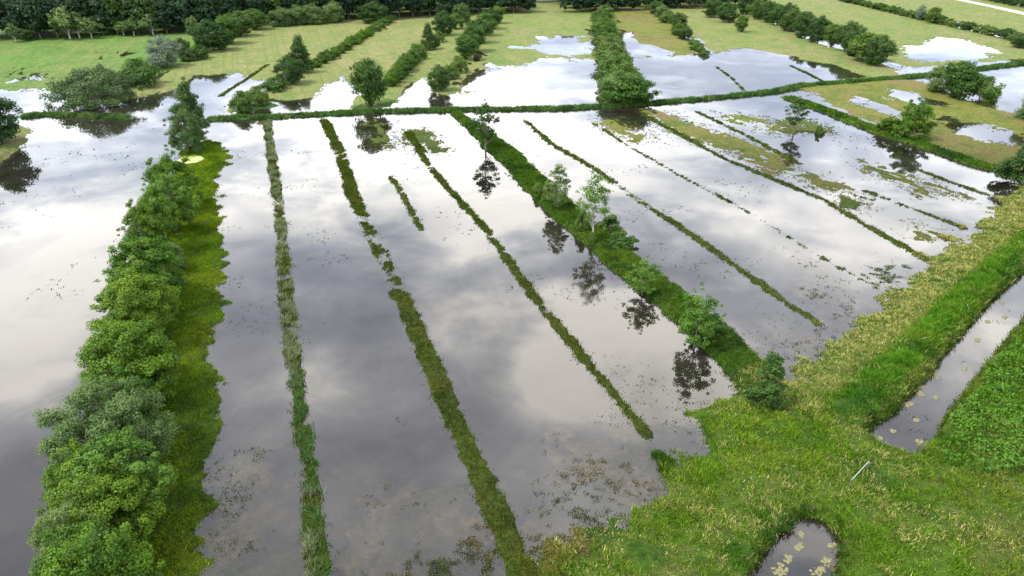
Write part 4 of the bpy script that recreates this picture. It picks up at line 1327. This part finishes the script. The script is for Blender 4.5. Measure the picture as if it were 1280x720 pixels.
cr = ramp.color_ramp
cr.elements[0].position = 0; cr.elements[0].color = (.47, .49, .57, 1)
cr.elements[1].position = 1; cr.elements[1].color = (1.75, 1.66, 1.54, 1)
e = cr.elements.new(.45); e.color = (.76, .78, .86, 1)
e = cr.elements.new(.7); e.color = (1.08, 1.08, 1.10, 1)
L(bright, ramp.inputs[0])
sc10 = nt.nodes.new('ShaderNodeVectorMath'); sc10.operation = 'SCALE'; L(ramp.outputs[0], sc10.inputs[0]); sc10.inputs['Scale'].default_value = 10.0
gap = N(nt, 'ShaderNodeMapRange'); L(noise(.9, 5, .55, (1.2, 8.1, 0), .5), gap.inputs[0])
gap.inputs[1].default_value = .36; gap.inputs[2].default_value = .50; gap.inputs[3].default_value = .55; gap.inputs[4].default_value = 1.0
mix = nt.nodes.new('ShaderNodeMix'); mix.data_type = 'RGBA'
L(gap.outputs[0], mix.inputs[0]); L(sky.outputs[0], mix.inputs[6]); L(sc10.outputs[0], mix.inputs[7])
hz = N(nt, 'ShaderNodeMapRange'); L(sep.outputs[2], hz.inputs[0])
hz.inputs[1].default_value = .08; hz.inputs[2].default_value = .5; hz.inputs[3].default_value = 1.0; hz.inputs[4].default_value = 0.0
tn = nt.nodes.new('ShaderNodeMix'); tn.data_type = 'RGBA'; tn.blend_type = 'MULTIPLY'
L(hz.outputs[0], tn.inputs[0]); L(mix.outputs[2], tn.inputs[6]); tn.inputs[7].default_value = (.88, .95, 1.04, 1)
L(tn.outputs[2], bg.inputs['Color'])

sl = bpy.data.lights.new('sun', 'SUN'); sl.energy = 2.0; sl.angle = math.radians(10); sl.color = (1, .96, .9)
so = bpy.data.objects.new('sun', sl); COL.objects.link(so)
dirv = np.array([math.sin(SUN_AZ) * math.cos(SUN_EL), math.cos(SUN_AZ) * math.cos(SUN_EL), math.sin(SUN_EL)])
from mathutils import Vector
so.rotation_euler = Vector(-dirv).to_track_quat('-Z', 'Y').to_euler()
so.location = (0, 0, 120)

# ------------------------------------------------------------------ camera
cam = bpy.data.cameras.new('camera'); co = bpy.data.objects.new('camera', cam); COL.objects.link(co)
cam.sensor_width = 36.0; cam.lens = 36.0 * FPX / 1280.0
cam.clip_start = .5; cam.clip_end = 12000
co.location = (0, 0, H); co.rotation_euler = (math.pi / 2 - TH, 0, 0)
scene.camera = co
vs = scene.view_settings
scene.display_settings.display_device = 'sRGB'
vs.view_transform = 'Standard'; vs.look = 'None'; vs.gamma = 1.0; vs.use_curve_mapping = False
vs.exposure = 1.5
scene.cycles.max_bounces = 6; scene.cycles.transparent_max_bounces = 8
scene.cycles.use_denoising = True
